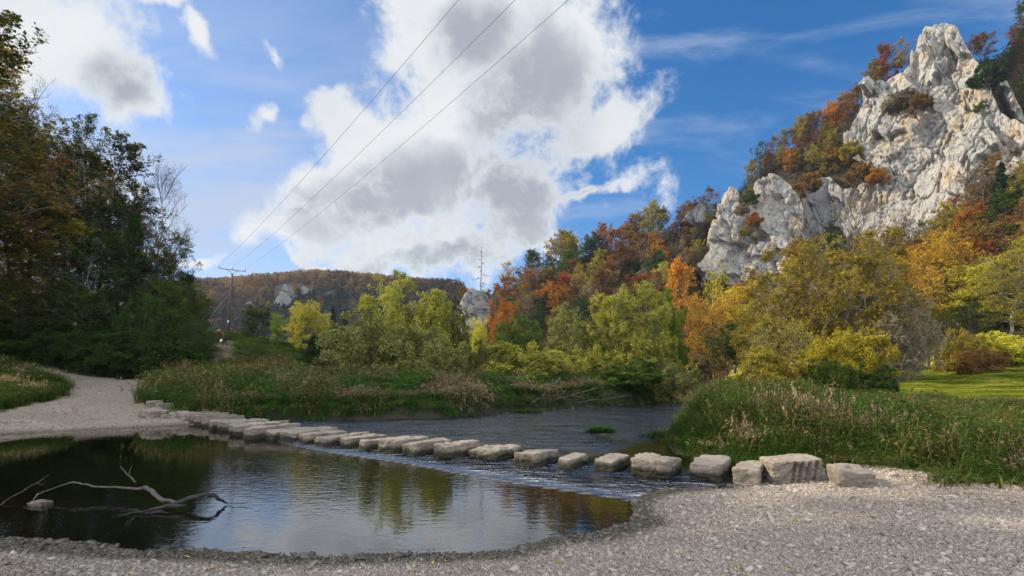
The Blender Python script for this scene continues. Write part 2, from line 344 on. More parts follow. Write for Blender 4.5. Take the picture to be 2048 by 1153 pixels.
def mat_rock(name, base=(.30, .285, .262), warm=(.36, .25, .14), dark=(.07, .065, .06), sc=1.0, moss=0.0, warm_amt=.45, streak=1.0):
    m, T = newmat(name)
    p = T.add('ShaderNodeNewGeometry').outputs['Position']
    ps = T.add('ShaderNodeMapping', {'Vector': p, 'Scale': (1, 1, .22)}).outputs[0]
    n1, n2, n3 = T.noise(p, .11 * sc, 5), T.noise(ps, .8 * sc, 7, .65), T.noise(p, 1.6 * sc, 7, .65)
    c = T.mixc(T.ss(n3, .3, .7), tuple(v * .74 for v in base), base)
    c = T.mixc(T.ss(n1, .50, .62, 0, warm_amt), c, warm)
    c = T.mixc(T.ss(T.noise(ps, .45 * sc, 6, .6), .50, .66, 0, .75 * streak), c, (.19, .19, .195))
    crack = T.add('ShaderNodeTexVoronoi', {'Vector': T.add('ShaderNodeVectorMath', {0: ps, 1: T.add('ShaderNodeVectorMath', {0: T.noise(p, .5 * sc, 4, .6, 0, 1), 'Scale': 2.2 / sc}, operation='SCALE').outputs[0]}, operation='ADD').outputs[0], 'Scale': .42 * sc}, feature='DISTANCE_TO_EDGE').outputs['Distance']
    ck = T.math('MULTIPLY', T.ss(crack, .035, .0), T.ss(n2, .38, .6))
    c = T.mixc(T.math('MULTIPLY', ck, .75), c, dark)
    c = T.mixc(T.ss(n2, .60, .74, 0, .8), c, dark)
    up = T.add('ShaderNodeSeparateXYZ', {0: T.add('ShaderNodeNewGeometry').outputs['Normal']}).outputs[2]
    if moss: c = T.mixc(T.math('MULTIPLY', T.ss(up, .35, .7), T.ss(n3, .42, .6, 0, moss)), c, (.10, .095, .03))
    h = T.math('ADD', T.math('MULTIPLY', n2, .8), T.math('MULTIPLY', n3, .5))
    h = T.math('SUBTRACT', h, T.math('MULTIPLY', ck, .8))
    out_(T, bsdf(T, c, .92, bump(T, h, .7, .6 / sc), .15)); return m
M_CLIFF = mat_rock('limestone', moss=.7)
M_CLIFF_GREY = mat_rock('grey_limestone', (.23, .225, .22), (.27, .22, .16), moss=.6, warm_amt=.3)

def mat_stone():
    m, T = newmat('weathered_stone_block')
    g = T.add('ShaderNodeNewGeometry'); p = g.outputs['Position']
    oi = T.add('ShaderNodeObjectInfo').outputs['Random']
    z = T.add('ShaderNodeSeparateXYZ', {0: p}).outputs[2]; up = T.add('ShaderNodeSeparateXYZ', {0: g.outputs['Normal']}).outputs[2]
    n1, n2, n3 = T.noise(p, 3.5, 6, .6), T.noise(p, 16, 6, .65), T.noise(p, 60, 4)
    c = T.ramp(n1, [(.3, (.115, .092, .07)), (.5, (.19, .158, .125)), (.7, (.26, .222, .18))])
    c = T.mixc(T.ss(n2, .52, .68, 0, .55), c, (.085, .062, .05))
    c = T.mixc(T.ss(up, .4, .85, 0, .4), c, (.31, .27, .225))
    c = T.mixc(T.ss(n3, .55, .75, 0, .35), c, (.13, .11, .09))
    c = T.mixc(T.math('MULTIPLY', oi, .35), c, (.20, .17, .15))
    wl = T.math('ADD', z, T.math('MULTIPLY', T.math('SUBTRACT', n1, .5), .16))
    inw = attr(T, 'wet')
    c = T.mixc(T.math('MULTIPLY', T.ss(wl, .19, .08, 0, .95), inw), c, (.022, .021, .012))
    h = T.math('ADD', T.math('MULTIPLY', n1, 1.0), T.math('ADD', T.math('MULTIPLY', n2, .5), T.math('MULTIPLY', n3, .2)))
    out_(T, bsdf(T, c, .88, bump(T, h, 1.0, .07), .25)); return m
M_STONE = mat_stone()

def mat_simple(name, col, rough=.7, var=.25, scale=8.0, metal=0.0, stretch=None, b=.3):
    m, T = newmat(name); p = T.add('ShaderNodeTexCoord').outputs['Object']
    if stretch: p = T.add('ShaderNodeMapping', {'Vector': p, 'Scale': stretch}).outputs[0]
    n = T.noise(p, scale, 5, .6)
    c = T.mixc(T.ss(n, .3, .7), tuple(v * (1 - var) for v in col), tuple(min(1, v * (1 + var)) for v in col))
    sh = bsdf(T, c, rough, bump(T, n, b, .02)); sh.inputs['Metallic'].default_value = metal; out_(T, sh); return m

def mat_leaf(name, c1, c2, c3, trans=.36, hv=.028):
    m, T = newmat(name)
    t = attr(T, 'tint'); r = T.add('ShaderNodeObjectInfo').outputs['Random']
    c = T.ramp(T.math('ADD', t, T.math('MULTIPLY', T.math('SUBTRACT', r, .5), .25), clamp=True), [(0.05, c1), (.5, c2), (.95, c3)])
    c = T.add('ShaderNodeHueSaturation', {'Hue': T.math('ADD', .5 - hv / 2, T.math('MULTIPLY', r, hv)), 'Saturation': 1.0, 'Value': T.math('ADD', .82, T.math('MULTIPLY', r, .36)), 'Color': c}).outputs[0]
    d = T.add('ShaderNodeBsdfDiffuse', {0: c}); tr = T.add('ShaderNodeBsdfTranslucent', {0: c})
    out_(T, T.add('ShaderNodeMixShader', {0: trans, 1: d.outputs[0], 2: tr.outputs[0]})); return m
LEAF = {
 'willow': mat_leaf('willow_leaf', (.12, .135, .02), (.27, .265, .042), (.42, .39, .085)),
 'sage': mat_leaf('grey_green_leaf', (.09, .105, .028), (.21, .215, .06), (.34, .33, .11)),
 'yellow': mat_leaf('yellow_leaf', (.21, .20, .02), (.40, .35, .028), (.50, .44, .055)),
 'gold': mat_leaf('golden_leaf', (.24, .13, .018), (.42, .24, .026), (.50, .36, .035)),
 'russet': mat_leaf('russet_leaf', (.12, .042, .010), (.27, .10, .018), (.38, .17, .03)),
 'orange': mat_leaf('orange_leaf', (.24, .08, .012), (.44, .15, .02), (.5, .23, .03)),
 'bronze': mat_leaf('bronze_leaf', (.09, .05, .016), (.19, .105, .028), (.29, .18, .05)),
 'olive': mat_leaf('olive_leaf', (.12, .105, .016), (.26, .205, .03), (.38, .30, .05)),
 'dark': mat_leaf('dark_green_leaf', (.016, .034, .010), (.036, .068, .016), (.07, .11, .025), .3),
 'green': mat_leaf('green_leaf', (.025, .048, .009), (.06, .10, .017), (.12, .155, .03)),
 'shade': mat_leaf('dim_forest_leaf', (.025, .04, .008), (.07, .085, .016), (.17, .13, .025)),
 'brown': mat_leaf('dry_twig_leaf', (.07, .055, .035), (.16, .125, .075), (.25, .20, .12)),
 'spruce': mat_leaf('spruce_needle', (.010, .022, .010), (.02, .042, .016), (.04, .065, .022), .1),
 'brightgreen': mat_leaf('fresh_green_leaf', (.06, .11, .012), (.13, .20, .02), (.24, .28, .04)),
}
M_BARK = mat_simple('bark', (.085, .07, .055), .9, .5, 3.0, stretch=(1, 1, .3))
M_BARK_PALE = mat_simple('pale_bark', (.22, .215, .19), .85, .4, 2.0, stretch=(1, 1, .4))
M_BARK_DARK = mat_simple('dark_bark', (.05, .042, .032), .9, .5, 3.0)
M_GREY_TWIG = mat_simple('grey_twig', (.17, .145, .12), .9, .3, 3.0)

# ------------------------------------------------------------------ the land as meshes (one point cloud, split by cover)
def make_land():
    nA, nR = 680, 300
    ang = np.radians(np.linspace(-128, 128, nA)); rad = np.concatenate([[0.3], 1.4 * (900 / 1.4) ** np.linspace(0, 1, nR - 1)])
    A, Rr = np.meshgrid(ang, rad); x, y = (np.sin(A) * Rr).ravel(), (np.cos(A) * Rr).ravel()
    z, sd, gr, tr = ground(x, y, True)
    foot = poly_sd(x, y, FOOTPATH)
    p2 = np.stack([x, y, x * 0], 1); wob = fbm(p2 * 1.3, 3) * .35
    grav = np.maximum.reduce([sstep(-(gr + wob * .6), -.35, .25), sstep(-(tr + wob), -.5, .3), foot * 0])
    hill = np.maximum(sstep(z, 5.5, 9), sstep(-x, 24, 28) * sstep(y, 33, 37)) * (1 - sstep(y, 60, 63) * sstep(-x, -5, 5) * (1 - sstep(z, 10, 14)) * sstep(x, -58, -46))
    hill = np.maximum(hill, sstep(-(foot + wob * .4), -.2, .2))
    mead = sstep(x - .25 * np.abs(y - 25), 11, 15) * sstep(y, 9, 14) * (1 - sstep(z, 5, 7))
    at = {'mead': mead, 'grav': grav, 'hill': hill, 'shore': sd}
    i = np.arange(nR - 1)[:, None] * nA + np.arange(nA - 1)[None]; q = np.stack([i, i + 1, i + nA + 1, i + nA], -1).reshape(-1, 4)
    V = np.stack([x, y, z], 1)
    f = lambda a: a[q].mean(1)
    cls = np.full(len(q), 3); cls[f(hill) > .5] = 4; cls[f(np.maximum(sstep(-(tr + wob), -.5, .3), sstep(-foot, -.2, .2))) > .5] = 2; cls[f(gr + wob * .6) < 0] = 1; cls[f(sd) < 0] = 0
    for k, nm in enumerate(['riverbed', 'gravel_beach', 'gravel_path', 'meadow', 'hillside']):
        qq = q[cls == k]; u, inv = np.unique(qq, return_inverse=True)
        tag(link(nm, mesh_np(nm, V[u], inv.reshape(qq.shape), {a: b[u] for a, b in at.items()}), M_GROUND), kind='structure')
make_land()

# ------------------------------------------------------------------ water
def make_water():
    m, T = newmat('river_water')
    p = T.add('ShaderNodeNewGeometry').outputs['Position']; rf, sm = attr(T, 'riffle'), attr(T, 'ripple')
    ps = T.add('ShaderNodeMapping', {'Vector': p, 'Rotation': (0, 0, R(-35)), 'Scale': (1.0, 1.7, 1)}).outputs[0]
    pc = T.add('ShaderNodeMapping', {'Vector': p, 'Scale': (1.0, 2.2, 1)}).outputs[0]
    h1 = T.noise(ps, 2.2, 3, .6, .6); h2 = T.noise(ps, 7.0, 3, .6, .4)
    hr = T.math('MULTIPLY', T.math('ADD', h1, T.math('MULTIPLY', h2, .42)), T.math('MULTIPLY', rf, .16))
    h0 = T.math('MULTIPLY', T.noise(T.add('ShaderNodeMapping', {'Vector': p, 'Rotation': (0, 0, R(-20)), 'Scale': (.45, 1.5, 1)}).outputs[0], 1.6, 3, .6, .8), T.math('MULTIPLY', rf, .22))
    hs = T.math('MULTIPLY', T.math('ADD', T.noise(pc, 4.5, 2, .5, .3), T.math('MULTIPLY', T.noise(pc, 14.0, 2, .5, .2), .22)), T.math('MULTIPLY', sm, .0065))
    h = T.math('ADD', T.math('ADD', hr, h0), hs)
    nb = bump(T, h, 1.0, 1.0)
    fr = T.add('ShaderNodeFresnel', {'IOR': 3.4, 'Normal': nb}).outputs[0]
    gl = T.add('ShaderNodeBsdfGlossy', {0: (1, 1, 1), 'Roughness': .02, 'Normal': nb})
    tp = T.add('ShaderNodeBsdfTransparent', {0: (.86, .76, .50)})
    out_(T, T.add('ShaderNodeMixShader', {0: T.math('MULTIPLY', fr, 1.0, clamp=True), 1: tp.outputs[0], 2: gl.outputs[0]}))
    nA, nR = 500, 220
    ang = np.radians(np.linspace(-122, 60, nA)); rad = 1.5 * (135 / 1.5) ** np.linspace(0, 1, nR)
    A, Rr = np.meshgrid(ang, rad); x, y = (np.sin(A) * Rr).ravel(), (np.cos(A) * Rr).ravel()
    sd = poly_sd(x, y, RIVER)
    # fast water: upstream of the wedge (-2.0,9.8)-(1.7,6.9) and above the stepping stones
    edge = poly_sd(x, y, [(-2.3, 10.05), (-.8, 8.75), (.3, 7.9), (1.75, 6.85), (12, 8), (70, 60), (70, 140), (30, 140), (-6, 30), (-13, 21), (-10.5, 17), (-4.5, 11.6)])
    p = np.stack([x, y, x * 0], 1); n = fbm(p * .5, 3)
    rif = sstep(-edge, -.05, .5) * (.55 + .45 * np.exp(-((-edge) / 1.2) ** 2)) * (1 + .6 * n)
    calm = poly_sd(x, y, [(2.2, 9.6), (3.9, 9.2), (5.5, 15.5), (3.4, 13.2), (1.6, 10.8)]); rif *= sstep(calm, -.3, .8) * .9 + .1
    sm = .35 + .4 * sstep(y, 6.2, 8.8) * sstep(x, -8, -4.5) + .25 * n; sm = np.clip(sm * (1 - .75 * sstep(-x, 5.5, 9)), .04, 1.3)
    i = np.arange(nR - 1)[:, None] * nA + np.arange(nA - 1)[None]; q = np.stack([i, i + 1, i + nA + 1, i + nA], -1).reshape(-1, 4)
    q = q[sd[q].min(1) < 1.2]; u, inv = np.unique(q, return_inverse=True)
    me = mesh_np('river_water', np.stack([x, y, x * 0], 1)[u], inv.reshape(q.shape), {'riffle': np.clip(rif, 0, 1.6)[u], 'ripple': sm[u]})
    tag(link('river_water', me, m), kind='structure')
make_water()

# ------------------------------------------------------------------ limestone cliffs
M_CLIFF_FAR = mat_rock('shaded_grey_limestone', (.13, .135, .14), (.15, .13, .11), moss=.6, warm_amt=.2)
def make_cliff(name, label, poly, Dfun, rough=1.0, step=1.7, mat=None, thick=9.0, seed=3, edge=14.0, vert=.35, side=(-.8, -.6), blocks=(40, 240), grow=0.0):
    poly = np.array(poly, float); x0, y0 = poly.min(0) - 16; x1, y1 = poly.max(0) + 16
    X, Y = np.meshgrid(np.arange(x0, x1, step), np.arange(y0, y1, step)); sh = X.shape; X, Y = X.ravel(), Y.ravel()
    nz = fbm(np.stack([X / 26, Y / 26, X * 0 + seed], 1), 4) * edge * .22
    sd = poly_sd(X, Y, poly) + nz - grow
    D = Dfun(X, Y); P3 = np.stack([(X - PX0) / F * D, D, EYE + (PYH - Y) / F * D], 1)
    q3 = P3.copy(); q3[:, 2] *= vert; sc = D.mean() / 140.0
    s = .13 / sc
    dis = 2.6 * fbm(q3 * s * .5 + seed, 4, .42) + .5 * fbm(q3 * s * 1.2 + seed + 5, 3, .45, True) + .12 * fbm(P3 * s * 5 + seed, 3, .5)
    pl = np.stack([X / 40, Y / 40 * .8], 1); pl = pl + .22 * np.stack([fbm(np.stack([X / 30, Y / 30, X * 0 + 3], 1), 3), fbm(np.stack([X / 30, Y / 30, X * 0 + 9], 1), 3)], 1)
    pv = P3 * np.array([1, 1, vert * .6]); pj = P3 * s * np.array([.6, .6, 2.2])
    cr = fbm(pv * s * 1.1 + seed + 11, 4, .5); cr2 = fbm(P3 * np.array([1, 1, .5]) * s * 2.4 + seed + 19, 3, .5); cr3 = fbm(pj * .7 + seed + 23, 3, .5)
    dis += -1.7 * np.exp(-(cr / .05) ** 2) - .7 * np.exp(-(cr2 / .06) ** 2) - .8 * np.exp(-(cr3 / .05) ** 2) * sstep(fbm(P3 * s * .4 + 7, 2), -.1, .3) + .1 * fbm(P3 * s * 2.6 + seed + 3, 3, .5, True)
    dis += 1.5 * cells(pl, blocks[0], seed, 1.7, .9) + .22 * cells(pl, blocks[1], seed + 1, 1.8, .6)
    rim = 1 - sstep(-sd, 0, edge)
    dis = dis * rough * sc * (1 - .3 * rim)
    P3 = P3 + np.array([side[0], side[1], 0.1]) * dis[:, None]
    P3 += nrm(np.array([P3[:, 0].mean(), P3[:, 1].mean(), 0])) * (thick * rim ** 2)[:, None]
    H, Wd = sh; i = np.arange(H - 1)[:, None] * Wd + np.arange(Wd - 1)[None]; q = np.stack([i, i + Wd, i + Wd + 1, i + 1], -1).reshape(-1, 4)
    q = q[sd[q].max(1) < 0]; u, inv = np.unique(q, return_inverse=True)
    return tag(link(name, mesh_np(name, P3[u], inv.reshape(q.shape), smooth=True), mat or M_CLIFF), label, 'rock')
def lerpD(pts):
    a = np.array(pts, float)
    return lambda X, Y: np.interp(X, a[:, 0], a[:, 1]) + np.interp(X, a[:, 0], a[:, 3]) * (np.interp(X, a[:, 0], a[:, 2]) - Y)
# (px, D at the foot, py of the foot, extra D per px upwards)
CL = lerpD([(1380, 163, 560, .045), (1520, 152, 560, .045), (1600, 146, 500, .05), (1660, 146, 480, .05), (1700, 138, 480, .045), (1850, 121, 450, .045), (1900, 116, 390, .05), (2048, 101, 300, .06), (2140, 96, 290, .06)])
def near(px, py, sl=.04, off=3.0):
    d = float(hit(px, py)[0]) - off
    if not np.isfinite(d): d = 176.0
    return lambda X, Y: d + sl * (py - Y)
make_cliff('limestone_cliff', 'tall white limestone crag rising to the pointed summit against blue sky',
  [(1835, 62), (1850, 50), (1866, 58), (1890, 44), (1914, 54), (1930, 92), (1962, 132), (1985, 190), (2003, 232), (2060, 250), (2120, 258), (2120, 350), (2030, 350), (1975, 370), (1940, 410), (1900, 470), (1850, 475), (1800, 500), (1745, 500), (1700, 470), (1690, 400), (1712, 372), (1750, 350), (1735, 318), (1700, 292), (1694, 275), (1712, 240), (1732, 200), (1738, 172), (1754, 168), (1775, 172), (1810, 150), (1828, 125), (1824, 100)], CL, seed=3, grow=8, edge=10, thick=7)
make_cliff('limestone_cliff', 'lower white cliff wall with vertical streaks beside the tall crag',
  [(1400, 548), (1418, 500), (1424, 440), (1444, 384), (1456, 368), (1470, 374), (1476, 400), (1498, 420), (1516, 404), (1513, 362), (1530, 352), (1556, 350), (1580, 368), (1598, 392), (1606, 440), (1606, 480), (1590, 520), (1570, 570), (1510, 575), (1450, 570), (1405, 562)], CL, seed=8, rough=.75, vert=.14, grow=6, edge=10)
CR = lambda X, Y: CL(X, Y) + 5
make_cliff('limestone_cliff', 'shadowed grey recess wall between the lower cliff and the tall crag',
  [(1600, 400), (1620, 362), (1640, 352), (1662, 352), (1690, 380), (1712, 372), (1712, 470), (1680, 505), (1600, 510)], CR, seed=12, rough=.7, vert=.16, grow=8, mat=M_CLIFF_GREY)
make_cliff('limestone_cliff', 'grey rock rib among dark trees right of the pointed summit',
  [(1990, 130), (2004, 122), (2020, 160), (2048, 215), (2056, 250), (2030, 240), (2008, 200), (1994, 170)], lambda X, Y: CL(X, Y) + 2.5, seed=14, rough=.7, edge=8)
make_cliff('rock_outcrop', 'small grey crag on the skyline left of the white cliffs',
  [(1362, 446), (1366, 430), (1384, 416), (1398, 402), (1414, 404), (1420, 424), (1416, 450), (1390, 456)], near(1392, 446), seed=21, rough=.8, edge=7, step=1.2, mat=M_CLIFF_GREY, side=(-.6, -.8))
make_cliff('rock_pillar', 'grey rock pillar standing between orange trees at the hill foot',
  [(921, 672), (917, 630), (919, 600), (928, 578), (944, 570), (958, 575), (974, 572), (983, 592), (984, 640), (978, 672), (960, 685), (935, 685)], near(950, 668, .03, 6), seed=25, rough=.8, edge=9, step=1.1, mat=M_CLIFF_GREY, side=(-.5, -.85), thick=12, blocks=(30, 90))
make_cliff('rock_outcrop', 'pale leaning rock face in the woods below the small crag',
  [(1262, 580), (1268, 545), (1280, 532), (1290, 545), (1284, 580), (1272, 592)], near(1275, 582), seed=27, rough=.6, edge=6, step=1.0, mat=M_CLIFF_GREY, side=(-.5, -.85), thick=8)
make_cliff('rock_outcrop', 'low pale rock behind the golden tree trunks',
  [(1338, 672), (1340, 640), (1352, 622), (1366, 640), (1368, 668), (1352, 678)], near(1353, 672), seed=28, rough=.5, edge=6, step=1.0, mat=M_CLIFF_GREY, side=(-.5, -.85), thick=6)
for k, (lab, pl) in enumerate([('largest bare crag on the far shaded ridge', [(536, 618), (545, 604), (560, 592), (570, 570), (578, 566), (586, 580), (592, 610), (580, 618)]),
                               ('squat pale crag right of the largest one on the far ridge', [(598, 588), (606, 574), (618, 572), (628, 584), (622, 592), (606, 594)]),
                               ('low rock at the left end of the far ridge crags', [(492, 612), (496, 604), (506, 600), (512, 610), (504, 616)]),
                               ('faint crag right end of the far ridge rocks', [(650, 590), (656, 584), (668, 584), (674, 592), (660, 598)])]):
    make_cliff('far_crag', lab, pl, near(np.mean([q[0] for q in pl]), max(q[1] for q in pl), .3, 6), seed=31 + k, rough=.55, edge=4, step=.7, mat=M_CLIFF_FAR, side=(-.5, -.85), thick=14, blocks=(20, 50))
# ------------------------------------------------------------------ trees: skeleton of curves, then leaves on the twigs
def curve(start, d, L, K, up=0.0, wob=0.06, rng=None):
    t = np.linspace(0, 1, K); n = len(start)
    w = np.cumsum(rng.normal(size=(n, K, 3)), 1) * wob / math.sqrt(K); w -= w[:, :1]
    p = start[:, None] + L[:, None, None] * (d[:, None] * t[None, :, None] + w)
    p[:, :, 2] += (np.asarray(up) * L if np.ndim(up) else up * L)[:, None] * t[None] ** 2; return p
def along(pts, idx, t):
    K = pts.shape[1]; f = t * (K - 1); k = np.minimum(f.astype(int), K - 2); w = (f - k)[:, None]
    a, b = pts[idx, k], pts[idx, k + 1]; return a * (1 - w) + b * w, nrm(b - a)
def spread(tan, ang, rng, up=0.0):
    n = len(tan); r = nrm(np.cross(tan, rng.normal(size=(n, 3)))); d = tan * np.cos(ang)[:, None] + r * np.sin(ang)[:, None]; d[:, 2] += up; return nrm(d)
def kids(pts, L, rad, n, rng, t0=.25, t1=1.0, ang=(35, 60), ratio=.5, taper=.5, K=4, up=.1, bend=.05, wob=.1):
    N = len(pts); idx = np.repeat(np.arange(N), n); t = t0 + (t1 - t0) * ((np.tile(np.arange(n), N) + rng.rand(N * n)) / n)
    s, tan = along(pts, idx, t); d = spread(tan, np.radians(rng.uniform(*ang, N * n)), rng, up)
    l = L[idx] * ratio * (1 - taper * t) * rng.uniform(.7, 1.25, N * n); c = curve(s, d, l, K, bend, wob, rng)
    return c, l, rad[idx] * .5 * (1 - .5 * t), idx
def leaves(pts, n, size, rng, jit=.12, flat=.5, aspect=.55, t0=.15, t1=1.05, clump=None, stretch=(1, 1, 1), droop=0.0):
    N = len(pts); idx = np.repeat(np.arange(N), n); t = np.clip(rng.uniform(t0, t1, N * n), 0, 1)
    c, tan = along(pts, idx, t); c = c + rng.normal(size=c.shape) * jit * np.array(stretch)
    nv = rng.normal(size=c.shape); nv[:, 2] = nv[:, 2] * (1 - flat) + flat * 2.2; nv = nrm(nv)
    a = rng.normal(size=c.shape) + tan * .8; a[:, 2] -= droop; a = nrm(a - nv * (a * nv).sum(1, keepdims=True)); b = np.cross(nv, a)
    sz = (size * rng.uniform(.6, 1.35, N * n))[:, None]
    v = np.stack([c - a * sz * .5, c + b * sz * aspect * .5, c + a * sz * .5, c - b * sz * aspect * .5], 1).reshape(-1, 3)
    ct = (rng.rand(int(idx.max()) + 1)[idx] if clump is None else clump[idx]) * .6 + rng.rand(N * n) * .4
    return v, np.arange(len(v)).reshape(-1, 4), np.repeat(ct, 4)
def pack(name, wood, lv):
    wb = MB()
    for (p, r0, r1, s) in wood: wb.add(*tubes(p, r0, r1, s))
    w = wb.mesh(name + '_trunk')
    v, f, t = lv; c = mesh_np(name + '_crown', v, f, {'tint': t}, smooth=False)
    co = np.concatenate([v[::7]]); H = np.percentile(co[:, 2], 98.8); Wd = np.percentile(np.hypot(co[:, 0], co[:, 1]), 95) * 2
    return dict(trunk=w, crown=c, H=H, W=Wd)

def broadleaf(name, seed, H=14, base=.3, Rr=4.2, n1=28, n2=7, n3=5, nl=5, size=.36, trunk_r=.2, flat=.5, shape='round', lean=.0, jit=.22, a1=(78, 30), droopy=0.0, twig3=True, sparse=1.0):
    rng = np.random.RandomState(seed)
    tr = curve(np.array([[0, 0, -.4]]), np.array([[lean, 0, 1.0]]), np.array([H * .97]), 12, 0, .05, rng)
    t = np.sort(rng.uniform(base, .985, n1)); s, tan = along(tr, np.zeros(n1, int), t); u = (t - base) / (1 - base)
    if shape == 'round': prof = np.sqrt(np.clip(1 - ((u - .35) / .68) ** 2, .02, 1))
    elif shape == 'cone': prof = 1.05 - .85 * u
    elif shape == 'tall': prof = np.sqrt(np.clip(1 - ((u - .45) / .62) ** 2, .05, 1)) * .9
    else: prof = np.clip(.55 + .9 * u - .9 * u ** 3, .1, 1)
    L = Rr * prof * rng.uniform(.75, 1.2, n1); az = np.arange(n1) * 2.4 + rng.uniform(-.5, .5, n1); pol = np.radians(a1[0] + (a1[1] - a1[0]) * u + rng.normal(size=n1) * 8)
    d = np.stack([np.cos(az) * np.sin(pol), np.sin(az) * np.sin(pol), np.cos(pol)], 1)
    r1 = trunk_r * (.42 - .3 * t) + .01; c1 = curve(s, d, L, 6, .12 - droopy, .12, rng)
    c2, l2, r2, i2 = kids(c1, L, r1, n2, rng, .2, 1, (30, 60), .5, .45, 4, .12, .04)
    c3, l3, r3, i3 = kids(c2, l2, r2, n3, rng, .2, 1, (25, 60), .55, .4, 3, .05, 0)
    wood = [(tr, np.array([trunk_r]), np.array([trunk_r * .12]), 7), (c1, r1, r1 * .3, 4), (c2, r2, r2 * .35, 3)]
    if twig3: wood.append((c3, np.maximum(r3 * .7, .012), np.full(len(c3), .006), 3))
    cl = rng.rand(len(c2))[i3]
    if sparse < 1: keep = rng.rand(len(c2))[i3] < sparse; c3, cl = c3[keep], cl[keep]
    return pack(name, wood, leaves(c3, nl, size, rng, jit, flat, .6, clump=cl, stretch=(1, 1, .6)))
def shrub(name, seed, H=8, W=9, ns=16, n1=7, n2=6, n3=4, nl=5, size=.14, aspect=.38, jit=.1, flat=.1, open_=(10, 66), stem_r=.09, t0=.3, up=.03, k=.15):
    rng = np.random.RandomState(seed); az = np.arange(ns) * 2.4 + rng.uniform(-.4, .4, ns); q = (np.arange(ns) + .5) / ns
    pol = np.radians(open_[0] + (open_[1] - open_[0]) * q ** .8); d = np.stack([np.cos(az) * np.sin(pol), np.sin(az) * np.sin(pol), np.cos(pol)], 1)
    a_, b_, c_ = W * .5, (1 - k) * H, k * H; rr = np.linspace(.05, max(H, W) * 1.3, 400)[None]; fi = (rr * np.sin(pol)[:, None] / a_) ** 3 + (np.abs(rr * np.cos(pol)[:, None] - c_) / np.where(rr * np.cos(pol)[:, None] > c_, b_, c_ + .5)) ** 3; ell = rr[0][400 - 1 - (fi < 1)[:, ::-1].argmax(1)] * 1.08
    L = ell * rng.uniform(.74, .88, ns)
    s = np.stack([np.cos(az) * .3, np.sin(az) * .3, np.full(ns, -.25)], 1); c0 = curve(s, d, L, 8, .04, .12, rng); r0 = np.full(ns, stem_r) * rng.uniform(.6, 1.2, ns)
    c1, l1, r1, i1 = kids(c0, L, r0, n1, rng, t0, 1, (30, 65), .40, .45, 5, up, .0, .12)
    c2, l2, r2, i2 = kids(c1, l1, r1, n2, rng, .15, 1, (20, 60), .5, .4, 4, up, 0)
    c3, l3, r3, i3 = kids(c2, l2, r2, n3, rng, .2, 1, (20, 50), .6, .4, 3, .08, 0)
    wn = rng.rand(4) * 40
    def dome(p):
        # keep the outline a rounded, slightly uneven dome
        q = p - np.array([0, 0, k * H]); bb = np.where(q[..., 2] > 0, b_, c_ + .6)
        f = ((np.hypot(q[..., 0], q[..., 1]) / a_) ** 2.6 + (np.abs(q[..., 2]) / bb) ** 2.6) ** (1 / 2.6)
        un = q / np.maximum(np.linalg.norm(q, axis=-1, keepdims=True), 1e-6); f = f / (.96 + .22 * fbm(un.reshape(-1, 3) * 2.6 + wn[:3], 2).reshape(f.shape))
        g = np.where(f > .8, .8 + .22 * np.tanh((f - .8) / .35), f); return np.array([0, 0, k * H]) + q * (g / np.maximum(f, 1e-6))[..., None]
    c0, c1, c2, c3 = dome(c0), dome(c1), dome(c2), dome(c3)
    wood = [(c0, r0, r0 * .25, 5), (c1, r1, r1 * .3, 4), (c2, np.maximum(r2, .01), np.maximum(r2 * .3, .006), 3), (c3, np.full(len(c3), .009), np.full(len(c3), .005), 3)]
    return pack(name, wood, leaves(c3, nl, size, rng, jit, flat, aspect, clump=(.55 * rng.rand(len(c1))[i2[i3]] + .45 * rng.rand(len(c2))[i3])))
def conifer(name, seed, H=14, W=5, bare=False, n1=70, size=.34):
    rng = np.random.RandomState(seed); tr = curve(np.array([[0, 0, -.3]]), np.array([[0, 0, 1.0]]), np.array([H]), 8, 0, .01, rng)
    t = np.linspace(.1, .985, n1); s, _ = along(tr, np.zeros(n1, int), t); az = rng.uniform(0, 6.28, n1) if bare else np.arange(n1) * 2.4; L = W * .5 * (1.03 - t) ** .85 * (rng.uniform(.25, 1.3, n1) if bare else rng.uniform(.75, 1.15, n1))
    d = np.stack([np.cos(az), np.sin(az), np.full(n1, .05)], 1); c1 = curve(s, nrm(d), L, 5, -.22, .05, rng); r1 = np.full(n1, .035)
    c2, l2, r2, i2 = kids(c1, L, r1, 9, rng, .15, 1, (35, 65), .4, .5, 3, -.05, -.1)
    wood = [(tr, np.array([.17]), np.array([.02]), 6), (c1, r1, r1 * .3, 3)]
    if bare: wood.append((c2, np.full(len(c2), .015), np.full(len(c2), .008), 3))
    return pack(name, wood, leaves(c2[::9] if bare else c2, 3 if bare else 11, size, rng, .08, .55, .4, clump=None, droop=.4))

